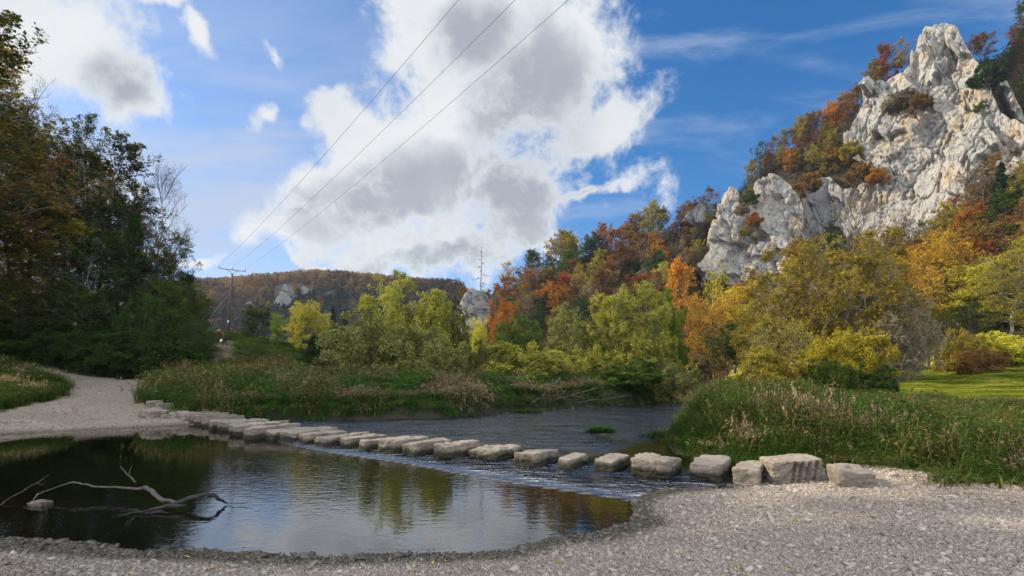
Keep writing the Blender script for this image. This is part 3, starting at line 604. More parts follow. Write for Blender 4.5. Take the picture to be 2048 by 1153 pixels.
B_FAR = [broadleaf('hill_tree', 11, 14, .28, 4.6, size=.40, nl=6), broadleaf('hill_tree', 12, 15, .35, 4.2, n1=26, size=.38, nl=5, shape='tall'), broadleaf('hill_tree', 13, 13, .22, 5.0, n1=30, size=.42, nl=5, shape='wide'),
         broadleaf('hill_tree', 14, 14, .4, 4.4, n1=24, size=.38, nl=4, sparse=.75), broadleaf('hill_tree', 15, 12, .15, 4.4, n1=30, size=.40, nl=6)]
B_THIN = [broadleaf('thin_tree', 21, 13, .3, 3.8, n1=24, n2=8, n3=6, nl=1, size=.26, sparse=.5), broadleaf('thin_tree', 22, 12, .25, 4.2, n1=26, n2=8, n3=6, nl=2, size=.24, sparse=.45, shape='wide')]
B_MID = [broadleaf('valley_tree', 31, 11, .16, 4.6, n1=34, n2=9, n3=6, nl=8, size=.22, jit=.2), broadleaf('valley_tree', 32, 12, .25, 4.2, n1=34, n2=9, n3=6, nl=7, size=.22, jit=.2, shape='tall')]
WILLOW = [shrub('willow', 41, 10.5, 8.4, 26, 9, 7, 5, 9, .20, .42, k=.38), shrub('willow', 42, 9, 10, 28, 9, 7, 5, 8, .19, .42, k=.34), shrub('willow', 43, 11, 12, 32, 9, 7, 5, 7, .20, .42, stem_r=.12, k=.3)]
BUSH = [shrub('bush', 51, 3.6, 5.5, 26, 8, 6, 4, 8, .13, .45, .08, t0=.12, stem_r=.035, open_=(5, 78)), shrub('bush', 52, 4.2, 5.0, 24, 8, 6, 4, 9, .14, .5, .08, t0=.12, stem_r=.035, open_=(5, 75))]
DRY = [shrub('dry_bush', 55, 5, 6, 26, 8, 6, 4, 2, .11, .4, .06, t0=.15, stem_r=.03, open_=(4, 62))]
FAR_BUSH = [shrub('slope_bush', 61, 4, 5.5, 14, 5, 5, 3, 6, .34, .6, .15, t0=.15, stem_r=.05, open_=(5, 75))]
CON = [conifer('spruce', 71, 14, 5.5), conifer('spruce', 72, 12, 5.0)]
DEADCON = [conifer('dead_spruce', 76, 14, 6.0, True, n1=20)]
TALL = [broadleaf('forest_tree', 81, 25, .42, 5.0, n1=30, n2=8, n3=5, nl=8, size=.27, trunk_r=.26, flat=.9, shape='tall', a1=(82, 35), jit=.16, sparse=.92),
        broadleaf('forest_tree', 82, 24, .30, 5.4, n1=34, n2=8, n3=5, nl=8, size=.27, trunk_r=.24, flat=.9, shape='round', a1=(85, 35), jit=.16, sparse=.92),
        broadleaf('forest_tree', 83, 20, .22, 4.8, n1=34, n2=9, n3=5, nl=8, size=.28, trunk_r=.22, flat=.9, a1=(88, 40), jit=.18, sparse=.97)]
TALL_BARE = [broadleaf('bare_tree', 91, 23, .42, 4.6, n1=32, n2=9, n3=7, nl=1, size=.16, trunk_r=.2, a1=(60, 22), shape='tall', sparse=.4), broadleaf('bare_tree', 92, 21, .4, 5.0, n1=32, n2=9, n3=7, nl=1, size=.16, trunk_r=.18, a1=(62, 25), sparse=.3)]
IVY = [broadleaf('ivy_tree', 95, 19, .12, 2.2, n1=60, n2=7, n3=5, nl=6, size=.26, trunk_r=.3, shape='tall', jit=.2)]
TREES = []
_k = [0]
def plant(protos, px, D, top, wpx, leaf, name, label, cat='tree', group=None, bark=None, lean=0.0, z=None, wmin=.6, which=None):
    """a tree or shrub whose crown reaches photo height `top`, standing on the land at distance D"""
    _k[0] += 1; rng = random.Random(_k[0] * 7 + int(px))
    pr = protos[(_k[0] if which is None else which) % len(protos)]
    x, y = (px - PX0) / F * D, D; zg = gz(x, y) if z is None else z
    h = max(1.0, EYE + (PYH - top) / F * D - zg); sz = h / pr['H']; sx = (wpx / F * D) / pr['W'] if wpx else sz * rng.uniform(.9, 1.15)
    o = empty(name, (x, y, zg - .05), rng.uniform(0, 6.28)); o.scale = (sx, sx, sz)
    if lean:
        o.rotation_mode = 'ZYX'; o.rotation_euler = (0, math.atan(lean), rng.uniform(0, 6.28))
    link('trunk', pr['trunk'], bark or M_BARK, o); link('crown', pr['crown'], LEAF[leaf], o)
    TREES.append((px, D, o)); return tag(o, label, cat, group)

# --- willows, bushes and single trees of the valley floor
VAL = 'trees and bushes on the valley floor'
def V(protos, px, D, top, w, leaf, name, label, cat='tree', **k): return plant(protos, px, D, top, w, leaf, name, label, cat, VAL, **k)
V(WILLOW, 806, 40, 566, 180, 'willow', 'willow_tree', 'tallest rounded olive-yellow willow in the middle of the far bank', which=0)
V(WILLOW, 880, 43, 600, 120, 'sage', 'willow_tree', 'thin grey-green willow leaning on the right of the tallest rounded willow', which=1)
V(BUSH, 745, 35, 640, 210, 'sage', 'willow_bush', 'broad grey-green bush in front of the tallest rounded willow', 'bush', which=0)
V(BUSH, 665, 37, 680, 120, 'dark', 'willow_bush', 'low dark bush at the left foot of the tallest rounded willow', 'bush', which=1)
V(BUSH, 850, 34, 668, 160, 'sage', 'willow_bush', 'thin branching bush above the bright green herbs right of the broad bush', 'bush', which=0)
V(B_MID, 512, 72, 614, 72, 'dark', 'round_tree', 'dark green round tree just right of the wooden power pole', which=0)
V(B_MID, 556, 67, 628, 34, 'brightgreen', 'narrow_tree', 'narrow yellow-green tree between the dark round tree and the yellow round one', which=1)
V(B_MID, 610, 64, 606, 88, 'yellow', 'round_tree', 'yellow round tree standing alone on the sunny embankment strip', which=0)
V(B_MID, 645, 70, 632, 36, 'brown', 'round_tree', 'small brownish tree tucked behind the yellow round tree', which=1)
V(CON, 668, 112, 616, 26, 'spruce', 'spruce_tree', 'taller dark spruce right of the yellow round tree', which=0)
V(CON, 690, 118, 622, 26, 'spruce', 'spruce_tree', 'shorter dark spruce beside the bare brown tree', which=1)
V(B_THIN, 706, 100, 598, 34, 'brown', 'bare_tree', 'brown almost bare tree beside the two dark spruces', which=0)
V(B_MID, 683, 58, 662, 40, 'bronze', 'copper_bush', 'copper bush at the left edge of the big willow', 'bush', which=1)
V(B_MID, 957, 72, 640, 54, 'yellow', 'yellow_bush', 'small yellow tree at the foot of the rock pillar', which=0)
V(B_MID, 1012, 74, 606, 78, 'orange', 'orange_tree', 'orange tree right of the rock pillar behind the olive willows', which=1)
V(WILLOW, 1040, 52, 640, 110, 'green', 'willow_tree', 'dull green rounded willow in front of the orange tree by the pillar', which=1)
V(WILLOW, 1142, 48, 626, 110, 'sage', 'willow_tree', 'pale grey-green round willow left of the largest yellow-green willow', which=0)
V(WILLOW, 1262, 46, 586, 180, 'willow', 'willow_tree', 'largest yellow-green willow in the middle row below the orange hill', which=1)
V(WILLOW, 1330, 52, 600, 90, 'brightgreen', 'willow_tree', 'fresh green tree at the right shoulder of the largest yellow-green willow', which=0)
V(BUSH, 1050, 37, 690, 170, 'willow', 'willow_bush', 'pollard-like olive bush at the water end of the green bank', 'bush', which=1)
V(BUSH, 1180, 40, 705, 130, 'willow', 'willow_bush', 'yellowish bush under the pale grey-green round willow', 'bush', which=0)
V(BUSH, 1250, 39, 722, 150, 'green', 'willow_bush', 'mid green bush overhanging the river under the largest yellow-green willow', 'bush', which=1)
V(BUSH, 1330, 42, 726, 130, 'sage', 'willow_bush', 'dusky bush overhanging the river bend', 'bush', which=0)
V(BUSH, 1392, 50, 728, 70, 'brown', 'dry_bush', 'pinkish brown dry bush at the river bend', 'bush', which=1)
V(BUSH, 975, 44, 690, 90, 'sage', 'willow_bush', 'low olive bush below the small yellow tree', 'bush', which=0)
V(B_MID, 1405, 76, 600, 130, 'gold', 'gold_tree', 'golden tree with forked trunk left of the dark ivy-green tree', which=0)
V(B_MID, 1468, 84, 572, 120, 'gold', 'gold_tree', 'taller golden tree behind the dark ivy-green tree', which=1)
V(B_MID, 1530, 80, 590, 120, 'yellow', 'yellow_tree', 'yellow tree just left of the huge olive shrub willow', which=0)
V(B_MID, 1456, 58, 648, 84, 'dark', 'ivy_tree', 'dark green ivy-clad tree beside the river bend', which=1)
V(WILLOW, 1650, 43, 498, 330, 'olive', 'willow_tree', 'huge olive shrub willow with grey twigs right of the river', which=2, bark=M_GREY_TWIG)
V(DRY, 1760, 38, 590, 200, 'brown', 'dry_bush', 'grey twiggy shrub on the right flank of the huge olive willow', 'bush', bark=M_GREY_TWIG)
V(DRY, 1560, 30, 640, 140, 'olive', 'willow_bush', 'tall thin olive brush at the left foot of the huge willow', 'bush')
V(BUSH, 1690, 24, 668, 170, 'yellow', 'yellow_bush', 'bright yellow dome bush in front of the huge olive willow', 'bush', which=0)
V(BUSH, 1545, 22, 705, 130, 'olive', 'willow_bush', 'golden brown bush between the river and the bright yellow dome bush', 'bush', which=1)
V(BUSH, 1660, 21, 722, 110, 'green', 'willow_bush', 'green leafy bush at the foot of the bright yellow dome bush', 'bush', which=0)
V(BUSH, 1745, 22, 735, 80, 'dark', 'willow_bush', 'small dark bush at the right foot of the bright yellow dome bush', 'bush', which=1)
V(B_MID, 1880, 70, 470, 130, 'gold', 'gold_tree', 'tall orange-gold tree at the edge of the sunny meadow', which=0)
V(B_MID, 1935, 66, 530, 110, 'yellow', 'yellow_tree', 'yellow leafy tree right of the tall orange-gold tree', which=1)
V(B_MID, 2015, 60, 500, 130, 'yellow', 'yellow_tree', 'pale trunked yellow tree right of the meadow', bark=M_BARK_PALE, which=1)
V(B_MID, 1855, 58, 620, 80, 'dark', 'green_bush', 'dark blue-green bush at the back of the meadow beside the huge willow', 'bush', which=0)
V(B_MID, 1935, 60, 610, 90, 'dark', 'green_bush', 'dark green bush under the yellow leafy trees', 'bush', which=0)
V(BUSH, 1920, 50, 665, 80, 'olive', 'yellow_bush', 'small yellowish bush at the meadow edge under the dark bush', 'bush', which=0)
V(BUSH, 2010, 50, 665, 130, 'yellow', 'yellow_bush', 'wide yellow bush at the meadow edge by the picture border', 'bush', which=1)
V(BUSH, 1960, 44, 698, 80, 'bronze', 'brown_bush', 'low brownish bush on the meadow edge between two yellow bushes', 'bush', which=0)
# --- trees along the foot of the cliffs
FT = 'trees at the foot of the cliffs'
for (px, D, top, w, leaf, kind, lab) in [
    (1356, 118, 524, 66, 'orange', 0, 'vivid orange tree under the lower cliff wall'),
    (1300, 120, 560, 60, 'brown', 1, 'greyish bare tree left of the vivid orange tree'),
    (1420, 112, 548, 80, 'olive', 0, 'olive-gold tree right of the vivid orange tree under the lower cliff'),
    (1500, 108, 545, 70, 'bronze', 0, 'bronze tree right under the streaked lower cliff wall'),
    (1580, 100, 520, 70, 'yellow', 0, 'yellow tree against the pale foot of the lower cliff'),
    (1640, 112, 505, 60, 'olive', 0, 'olive tree below the grey recess wall'),
    (1700, 104, 395, 90, 'brown', 1, 'tall thin half-bare tree before the cliff recess'),
    (1760, 100, 478, 70, 'olive', 1, 'olive tree under the apron of the tall crag'),
    (1800, 105, 425, 60, 'bronze', 1, 'thin brown tree against the foot of the tall crag'),
    (1845, 92, 462, 70, 'brown', 1, 'half-bare tree left above the tall orange-gold tree'),
    (1726, 110, 495, 50, 'green', 0, 'mid green tree below the apron of the tall crag'),
    (1783, 88, 510, 90, 'bronze', 1, 'brown thin tree right behind the huge olive willow')]:
    plant(B_THIN if kind else B_FAR, px, D, top, w, leaf, 'slope_tree', lab, 'tree', FT)
plant(CON, 2000, 84, 328, 52, 'spruce', 'spruce_tree', 'dark spruce among the brown trees right of the tall crag', 'tree', FT)
plant(CON, 1965, 76, 460, 70, 'spruce', 'spruce_tree', 'dark spruce behind the yellow leafy tree', 'tree', FT)
plant(DEADCON, 961, 182, 494, 30, 'brown', 'dead_spruce', 'bare dead spruce rising above the left end of the orange hill', 'tree', FT, bark=M_GREY_TWIG)
plant(B_THIN, 1306, 186, 404, 40, 'brown', 'bare_tree', 'bare tree standing out on the skyline of the orange hill', 'tree', FT, bark=M_GREY_TWIG)

# --- the wooded slopes: every tree its own object
def inpoly(px, py, poly): return poly_sd(np.array([px], float), np.array([py], float), poly)[0] < 0
COLNAME = {'russet': 'russet', 'orange': 'orange', 'bronze': 'bronze', 'olive': 'olive-gold', 'gold': 'golden', 'brown': 'half-bare brown', 'green': 'green', 'dark': 'dark green', 'yellow': 'yellow', 'shade': 'dim green'}
ORD = ['leftmost', 'second from left', 'third from left', 'fourth from left', 'fifth from left', 'sixth from left', 'seventh from left', 'eighth from left', 'ninth from left', 'tenth from left', 'eleventh from left', 'twelfth from left']
NUM = ['', '', 'two', 'three', 'four', 'five', 'six', 'seven', 'eight', 'nine', 'ten', 'eleven', 'twelve']
def slope_wood(poly, dx, dy, weights, hh, group, where, seed, jitter=.35, sizes=(.85, 1.15)):
    rng = random.Random(seed); poly = np.array(poly, float); x0, y0 = poly.min(0); x1, y1 = poly.max(0); spots = []; row = 0; y = y0
    while y < y1:
        x = x0 + (dx / 2 if row % 2 else 0)
        while x < x1:
            a, b = x + rng.uniform(-jitter, jitter) * dx, y + rng.uniform(-jitter, jitter) * dy
            if inpoly(a, b, poly): spots.append((a, b))
            x += dx
        y += dy; row += 1
    Ds = hit([s[0] for s in spots], [s[1] for s in spots]); made = []
    for (px, py), D in zip(spots, Ds):
        if not np.isfinite(D) or D > 420: continue
        leaf = rng.choices(list(weights), list(weights.values()))[0]; h = rng.uniform(*hh)
        thin = leaf == 'brown' or rng.random() < .10
        pr = B_THIN if thin else (FAR_BUSH if h < 6 else B_FAR)
        o = plant(pr, px, D, py - h / D * F, None, leaf, 'slope_tree', None, 'tree', group, z=None)
        q = rng.uniform(*sizes); o.scale = tuple(v * q for v in o.scale); made.append((px, py, leaf, o))
    print('WOOD', group, len(spots), len(made), int(np.isnan(Ds).sum()))
    key = {}
    ys = sorted(m[1] for m in made); lo = ys[len(ys) // 3]; hi = ys[2 * len(ys) // 3]
    for m in made:
        b = 'upper' if m[1] < lo else ('middle' if m[1] < hi else 'lower'); key.setdefault((b, m[2]), []).append(m)
    for (b, leaf), ms in key.items():
        ms.sort(key=lambda m: m[0]); n = len(ms)
        for k, m in enumerate(ms):
            if n == 1: m[3]['label'] = f'the only {COLNAME[leaf]} tree of the {b} {where}'
            else:
                pos = ORD[k] if k < 12 else f'tree {k + 1} from left'
                m[3]['label'] = f'{pos} of the {COLNAME[leaf]} trees in the {b} {where}'
    return made
slope_wood([(930, 668), (938, 600), (990, 585), (1060, 545), (1150, 508), (1260, 488), (1345, 470), (1425, 440), (1425, 480), (1405, 560), (1395, 600), (1330, 650), (1200, 690), (1040, 692), (988, 690), (988, 600), (925, 590)], 27, 22,
           dict(russet=3, bronze=3, olive=2.2, orange=1.3, brown=2, gold=.5, dark=.9, green=.6), (10, 16), 'trees on the orange hill', 'orange hill', 5)
slope_wood([(1425, 430), (1450, 385), (1500, 340), (1560, 300), (1640, 255), (1700, 200), (1760, 150), (1830, 85), (1836, 140), (1780, 180), (1735, 180), (1715, 240), (1696, 300), (1735, 330), (1700, 368), (1640, 376), (1555, 372), (1510, 380), (1470, 380), (1440, 400), (1428, 450)], 19, 17,
           dict(russet=2.4, bronze=3, olive=3, orange=.8, brown=1.6, gold=.3, green=.4), (8, 12), 'trees on the ridge above the white cliffs', 'ridge behind the cliffs', 6)
slope_wood([(1870, 510), (1905, 460), (1955, 425), (2070, 395), (2110, 450), (2110, 640), (2030, 690), (1900, 690), (1820, 690), (1760, 640), (1780, 560)], 42, 34,
           dict(gold=2, olive=3, bronze=3, yellow=1.2, brown=1.2, green=.7, russet=.6), (8, 12), 'trees on the steep slope right of the crag', 'slope right of the crag', 7)
slope_wood([(1912, 70), (1990, 52), (2100, 48), (2110, 250), (2050, 240), (2015, 130), (1985, 125), (1995, 225), (1950, 130)], 26, 24,
           dict(dark=2.5, green=1.2, bronze=1.4, brown=1, russet=.8), (7, 11), 'trees right of the summit', 'wood right of the summit', 8)
slope_wood([(1430, 620), (1560, 605), (1720, 580), (1830, 540), (1850, 590), (1800, 650), (1600, 690), (1430, 690)], 55, 38,
           dict(gold=1.6, olive=3, yellow=1.4, bronze=1.6, brown=1, green=.8), (6, 9), 'trees between the huge willow and the cliffs', 'wood behind the huge willow', 9)
slope_wood([(2130, 110), (2480, 150), (2480, 650), (2130, 650)], 78, 70, dict(olive=3, bronze=3, gold=1, brown=1, green=1), (9, 13), 'slope trees beyond the right border', 'slope beyond the right border', 10)
for (px, top, w, leaf, lab) in [(1690, 185, 46, 'russet', 'russet tree on the crest left of the tall crag'), (1722, 170, 44, 'bronze', 'bronze tree on the crest just left of the crag shoulder'), (1750, 122, 46, 'olive', 'olive tree on the crest above the crag shoulder'), (1778, 88, 50, 'russet', 'large russet tree on the crest below the summit'), (1806, 78, 46, 'olive', 'olive-gold tree leaning at the left flank of the summit'),
                                (1662, 205, 44, 'orange', 'orange tree on the crest in line with the lower cliff'), (1630, 225, 46, 'bronze', 'dull bronze tree on the crest above the lower cliff'), (1598, 250, 44, 'olive', 'olive tree on the crest behind the lower cliff')]:
    plant(B_FAR, px, 152 + (1806 - px) * .09, top, w, leaf, 'slope_tree', lab, 'tree', 'trees on the ridge above the white cliffs')
# ledge bushes on the rock
for (px, py, w, leaf, lab) in [(1500, 395, 34, 'green', 'green bush in the notch of the lower cliff'), (1508, 440, 34, 'russet', 'rust bush at the lower end of the cliff notch'), (1484, 420, 30, 'brown', 'grey brush in the upper cliff notch'), (1492, 462, 26, 'olive', 'olive bush above the streaked wall'),
                               (1790, 205, 44, 'brown', 'brown bush on the ledge of the tall crag'), (1840, 205, 40, 'bronze', 'dark brown bush at the right end of the crag ledge'), (1812, 198, 40, 'brown', 'dry bush in the middle of the crag ledge'),
                               (1962, 215, 26, 'green', 'small green bush in the gully right of the summit'), (1720, 345, 50, 'bronze', 'bronze bush on the shelf between the two cliffs'), (1755, 352, 40, 'russet', 'rust bush on the shelf above the cliff apron'),
                               (1615, 370, 50, 'bronze', 'dark bush in the cleft above the recess wall'), (1598, 500, 50, 'russet', 'rust bush at the foot of the recess wall'), (1660, 492, 60, 'dark', 'dark bush below the recess wall'), (1700, 300, 40, 'olive', 'olive bush at the left edge of the tall crag'), (1975, 150, 60, 'dark', 'dark bush beside the grey rock rib')]:
    D = float(CL(np.array([float(px)]), np.array([float(py + 6)]))[0]) - 3.5
    zz = EYE + (PYH - py - w * .3) / F * D
    plant(FAR_BUSH, px, D, py - w * .35, w, leaf, 'ledge_bush', lab, 'bush', 'bushes on the cliff ledges', z=zz)
# ------------------------------------------------------------------ the tall dim forest on the left
LF = 'trees of the tall forest on the left'
for (px, D, top, w, leaf, pr, which, bark, lab) in [
    (-40, 40, 250, 230, 'olive', TALL, 0, M_BARK, 'tall olive forest tree cut by the left picture border'),
    (15, 42, 205, 160, 'olive', TALL, 1, M_BARK, 'tall olive-brown tree at the left picture border below the bright cloud'),
    (55, 41, 175, 170, 'brown', TALL_BARE, 0, M_BARK, 'tallest nearly bare tree with fine twigs at the upper left'),
    (100, 47, 310, 150, 'orange', TALL, 1, M_BARK, 'orange-brown forest tree beside the nearly bare tall one'),
    (165, 44, 246, 120, 'green', TALL, 0, M_BARK_PALE, 'tall green-topped tree with a pale trunk, peak of the left forest'),
    (128, 43, 345, 110, 'shade', TALL, 2, M_BARK_PALE, 'dim forest tree with a slim pale trunk left of the green-topped tree'),
    (205, 46, 340, 130, 'shade', TALL, 0, M_BARK_PALE, 'dim forest tree right of the green-topped tree'),
    (285, 47, 318, 120, 'brown', TALL_BARE, 1, M_BARK, 'bare grey tree with drooping twigs right of the forest peak'),
    (235, 45, 400, 100, 'shade', TALL, 2, M_BARK, 'dim green tree below the bare grey tree'),
    (246, 41, 425, 60, 'dark', IVY, 0, M_BARK_DARK, 'dark ivy-wrapped trunk standing black against the sky'),
    (318, 42, 462, 130, 'shade', TALL, 1, M_BARK, 'dim spreading tree right of the ivy-wrapped trunk'),
    (350, 43, 540, 90, 'dark', TALL, 2, M_BARK, 'low dark tree at the right slope of the left forest'),
    (60, 40, 400, 180, 'shade', TALL, 2, M_BARK, 'dim green tree in the lower left of the forest'),
    (160, 39, 480, 150, 'dark', TALL, 2, M_BARK_PALE, 'dark leafy tree below the forest peak'),
    (-20, 37, 420, 170, 'olive', TALL, 2, M_BARK, 'olive tree low at the left picture border'),
    (290, 40, 520, 120, 'dark', TALL, 2, M_BARK, 'dark leafy tree below the dim spreading tree'),
    
    
    (70, 50, 330, 170, 'shade', TALL, 0, M_BARK, 'dim tree deep in the forest between the bare and the pale trunks'), (120, 41, 440, 150, 'olive', TALL, 2, M_BARK, 'olive brown tree low in the middle of the left forest'), (328, 45, 505, 140, 'shade', TALL, 2, M_BARK, 'dim tree filling the right slope of the forest'), (200, 41, 470, 120, 'green', TALL, 2, M_BARK, 'green tree left of the ivy-wrapped trunk'),
    (260, 56, 450, 140, 'bronze', TALL, 1, M_BARK, 'brown tree deep in the forest behind the ivy-wrapped trunk')]:
    plant(pr, px, D, top, w, leaf, 'forest_tree', lab, 'tree', LF, bark=bark, lean=.07 if px > 0 else .02, which=which)
UB = 'bushes along the forest edge'
for (px, D, top, w, leaf, k, lab) in [
    (20, 36, 560, 170, 'shade', 0, 'dim bush under the forest at the left picture border'), (95, 36, 640, 150, 'dark', 1, 'dark bush second from the left under the forest'),
    (165, 37, 575, 120, 'green', 0, 'dim bush under the pale forest trunks'), (225, 36, 650, 140, 'dark', 1, 'dark green bush under the ivy-wrapped trunk'),
    (290, 37, 605, 110, 'dark', 0, 'green bush right of the ivy-wrapped trunk foot'), (342, 38, 560, 90, 'green', 1, 'dim bush near the right end of the forest edge'),
    (386, 40, 576, 84, 'green', 0, 'yellow-green bush closing the right end of the forest edge'), (385, 37, 640, 64, 'dark', 1, 'low dark bush in front of the forest edge right end'),
    (130, 34, 668, 150, 'dark', 0, 'low dark bush behind the gravel path mouth'), (310, 34.5, 668, 160, 'dark', 1, 'low dark bush right behind the bend of the gravel path'), (30, 33, 690, 150, 'dark', 0, 'low dark bush left of the gravel path'),
    (220, 34, 690, 130, 'dark', 0, 'low dark bush at the end of the gravel path')]:
    plant(BUSH if top > 600 and w > 80 else B_MID, px, D, top, w, leaf, 'forest_bush', lab, 'bush', UB, which=k)
# the same forest goes on up the hill, out of the picture
_rg = random.Random(4)
for (x, y, h) in [(-33, 27, 21), (-37, 33, 23), (-43, 26, 24), (-41, 18, 23), (-47, 33, 22), (-52, 24, 24), (-50, 14, 23), (-57, 18, 24), (-60, 30, 24), (-47, 41, 22), (-58, 42, 23), (-66, 24, 24), (-64, 12, 23), (-72, 34, 24), (-53, 6, 23), (-62, 2, 22), (-44, 9, 22),
                  (-70, 46, 23), (-60, 54, 22), (-52, 62, 18), (-66, 64, 20), (-75, 56, 22), (-80, 16, 24), (-76, 4, 24), (-45, 51, 19), (-39, 44, 20), (-29.5, 21.5, 11), (-32, 23.5, 12), (-34, 21, 12), (-36, 24, 13)]:
    zg = gz(x, y); pr = TALL[_rg.randrange(3)]; o = empty('forest_tree', (x, y, zg - .1), _rg.uniform(0, 6)); s_ = h / pr['H']; o.scale = (s_ * 1.1, s_ * 1.1, s_)
    link('trunk', pr['trunk'], M_BARK, o); link('crown', pr['crown'], LEAF[_rg.choice(['bronze', 'olive', 'shade'])], o)
    tag(o, 'forest tree farther up the hill behind the trees at the left border', 'tree', 'hill forest beyond the left border')

# ------------------------------------------------------------------ far woods (one mass)
def make_far_wood():
    rng = np.random.RandomState(3); n = 10600
    px = rng.uniform(210, 1010, n); D = rng.uniform(225, 520, n); py = PYH - (land_fast((px - PX0) / F * D, D) - EYE) / D * F; keep = (D > 300) | (rng.rand(n) < .4)
    keep &= np.isfinite(D)
    for (a, b, c, d) in [(546, 590, 570, 618), (602, 626, 572, 590), (493, 512, 600, 612), (653, 671, 584, 594)]: keep &= ~((px > a) & (px < b) & (py > b * 0 + c) & (py < d + 8))
    px, py, D = px[keep], py[keep], D[keep]
    x = (px - PX0) / F * D; z = ground(x, D); m = len(x); nl = 60
    H = rng.uniform(6, 9.5, m); r = rng.uniform(2.6, 4.2, m); con = rng.rand(m) < .08 + .7 * sstep(py - 25 * np.sin(px / 60.0), 578, 628)  # dark conifers increase downhill to paint the shade of the lower slope
    u = nrm(rng.normal(size=(m, nl, 3))) * rng.uniform(.5, 1, (m, nl, 1)) ** .5
    t = rng.rand(m, nl); cone = np.stack([np.cos(u[..., 0] * 9) * (1 - t) * .7, np.sin(u[..., 0] * 9) * (1 - t) * .7, t * 2 - 1], -1); u = np.where(con[:, None, None], cone, u)
    c = np.stack([x, D, z + H * .58], 1)[:, None] + u * np.stack([r, r, H * .45], 1)[:, None]; c = c.reshape(-1, 3)
    nv = nrm(rng.normal(size=c.shape) + np.array([0, 0, .6])); a = nrm(np.cross(nv, rng.normal(size=c.shape))); b = np.cross(nv, a); s = rng.uniform(.4, .85, len(c))[:, None]
    v = np.stack([c - a * s, c + b * s * .7, c + a * s, c - b * s * .7], 1).reshape(-1, 3)
    warm = np.clip(.5 + .35 * fbm(np.stack([px / 60, py / 40, px * 0], 1), 3) + .3 * sstep(620 - py, 0, 50) - .25 * sstep(px, 620, 760) + rng.normal(size=m) * .2, .12, 1); warm[con] = .02  # sunlit upper slope and shaded lower slope put into the leaf tint
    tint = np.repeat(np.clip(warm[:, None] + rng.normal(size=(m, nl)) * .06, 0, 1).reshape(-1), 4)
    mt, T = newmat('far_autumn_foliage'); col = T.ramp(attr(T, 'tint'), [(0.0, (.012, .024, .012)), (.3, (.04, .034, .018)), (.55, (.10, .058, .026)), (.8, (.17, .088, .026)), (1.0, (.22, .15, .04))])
    out_(T, T.add('ShaderNodeMixShader', {0: .2, 1: T.add('ShaderNodeBsdfDiffuse', {0: col}).outputs[0], 2: T.add('ShaderNodeBsdfTranslucent', {0: col}).outputs[0]}))
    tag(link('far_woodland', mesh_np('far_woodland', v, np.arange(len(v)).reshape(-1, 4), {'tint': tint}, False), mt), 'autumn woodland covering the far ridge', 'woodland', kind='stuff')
make_far_wood()

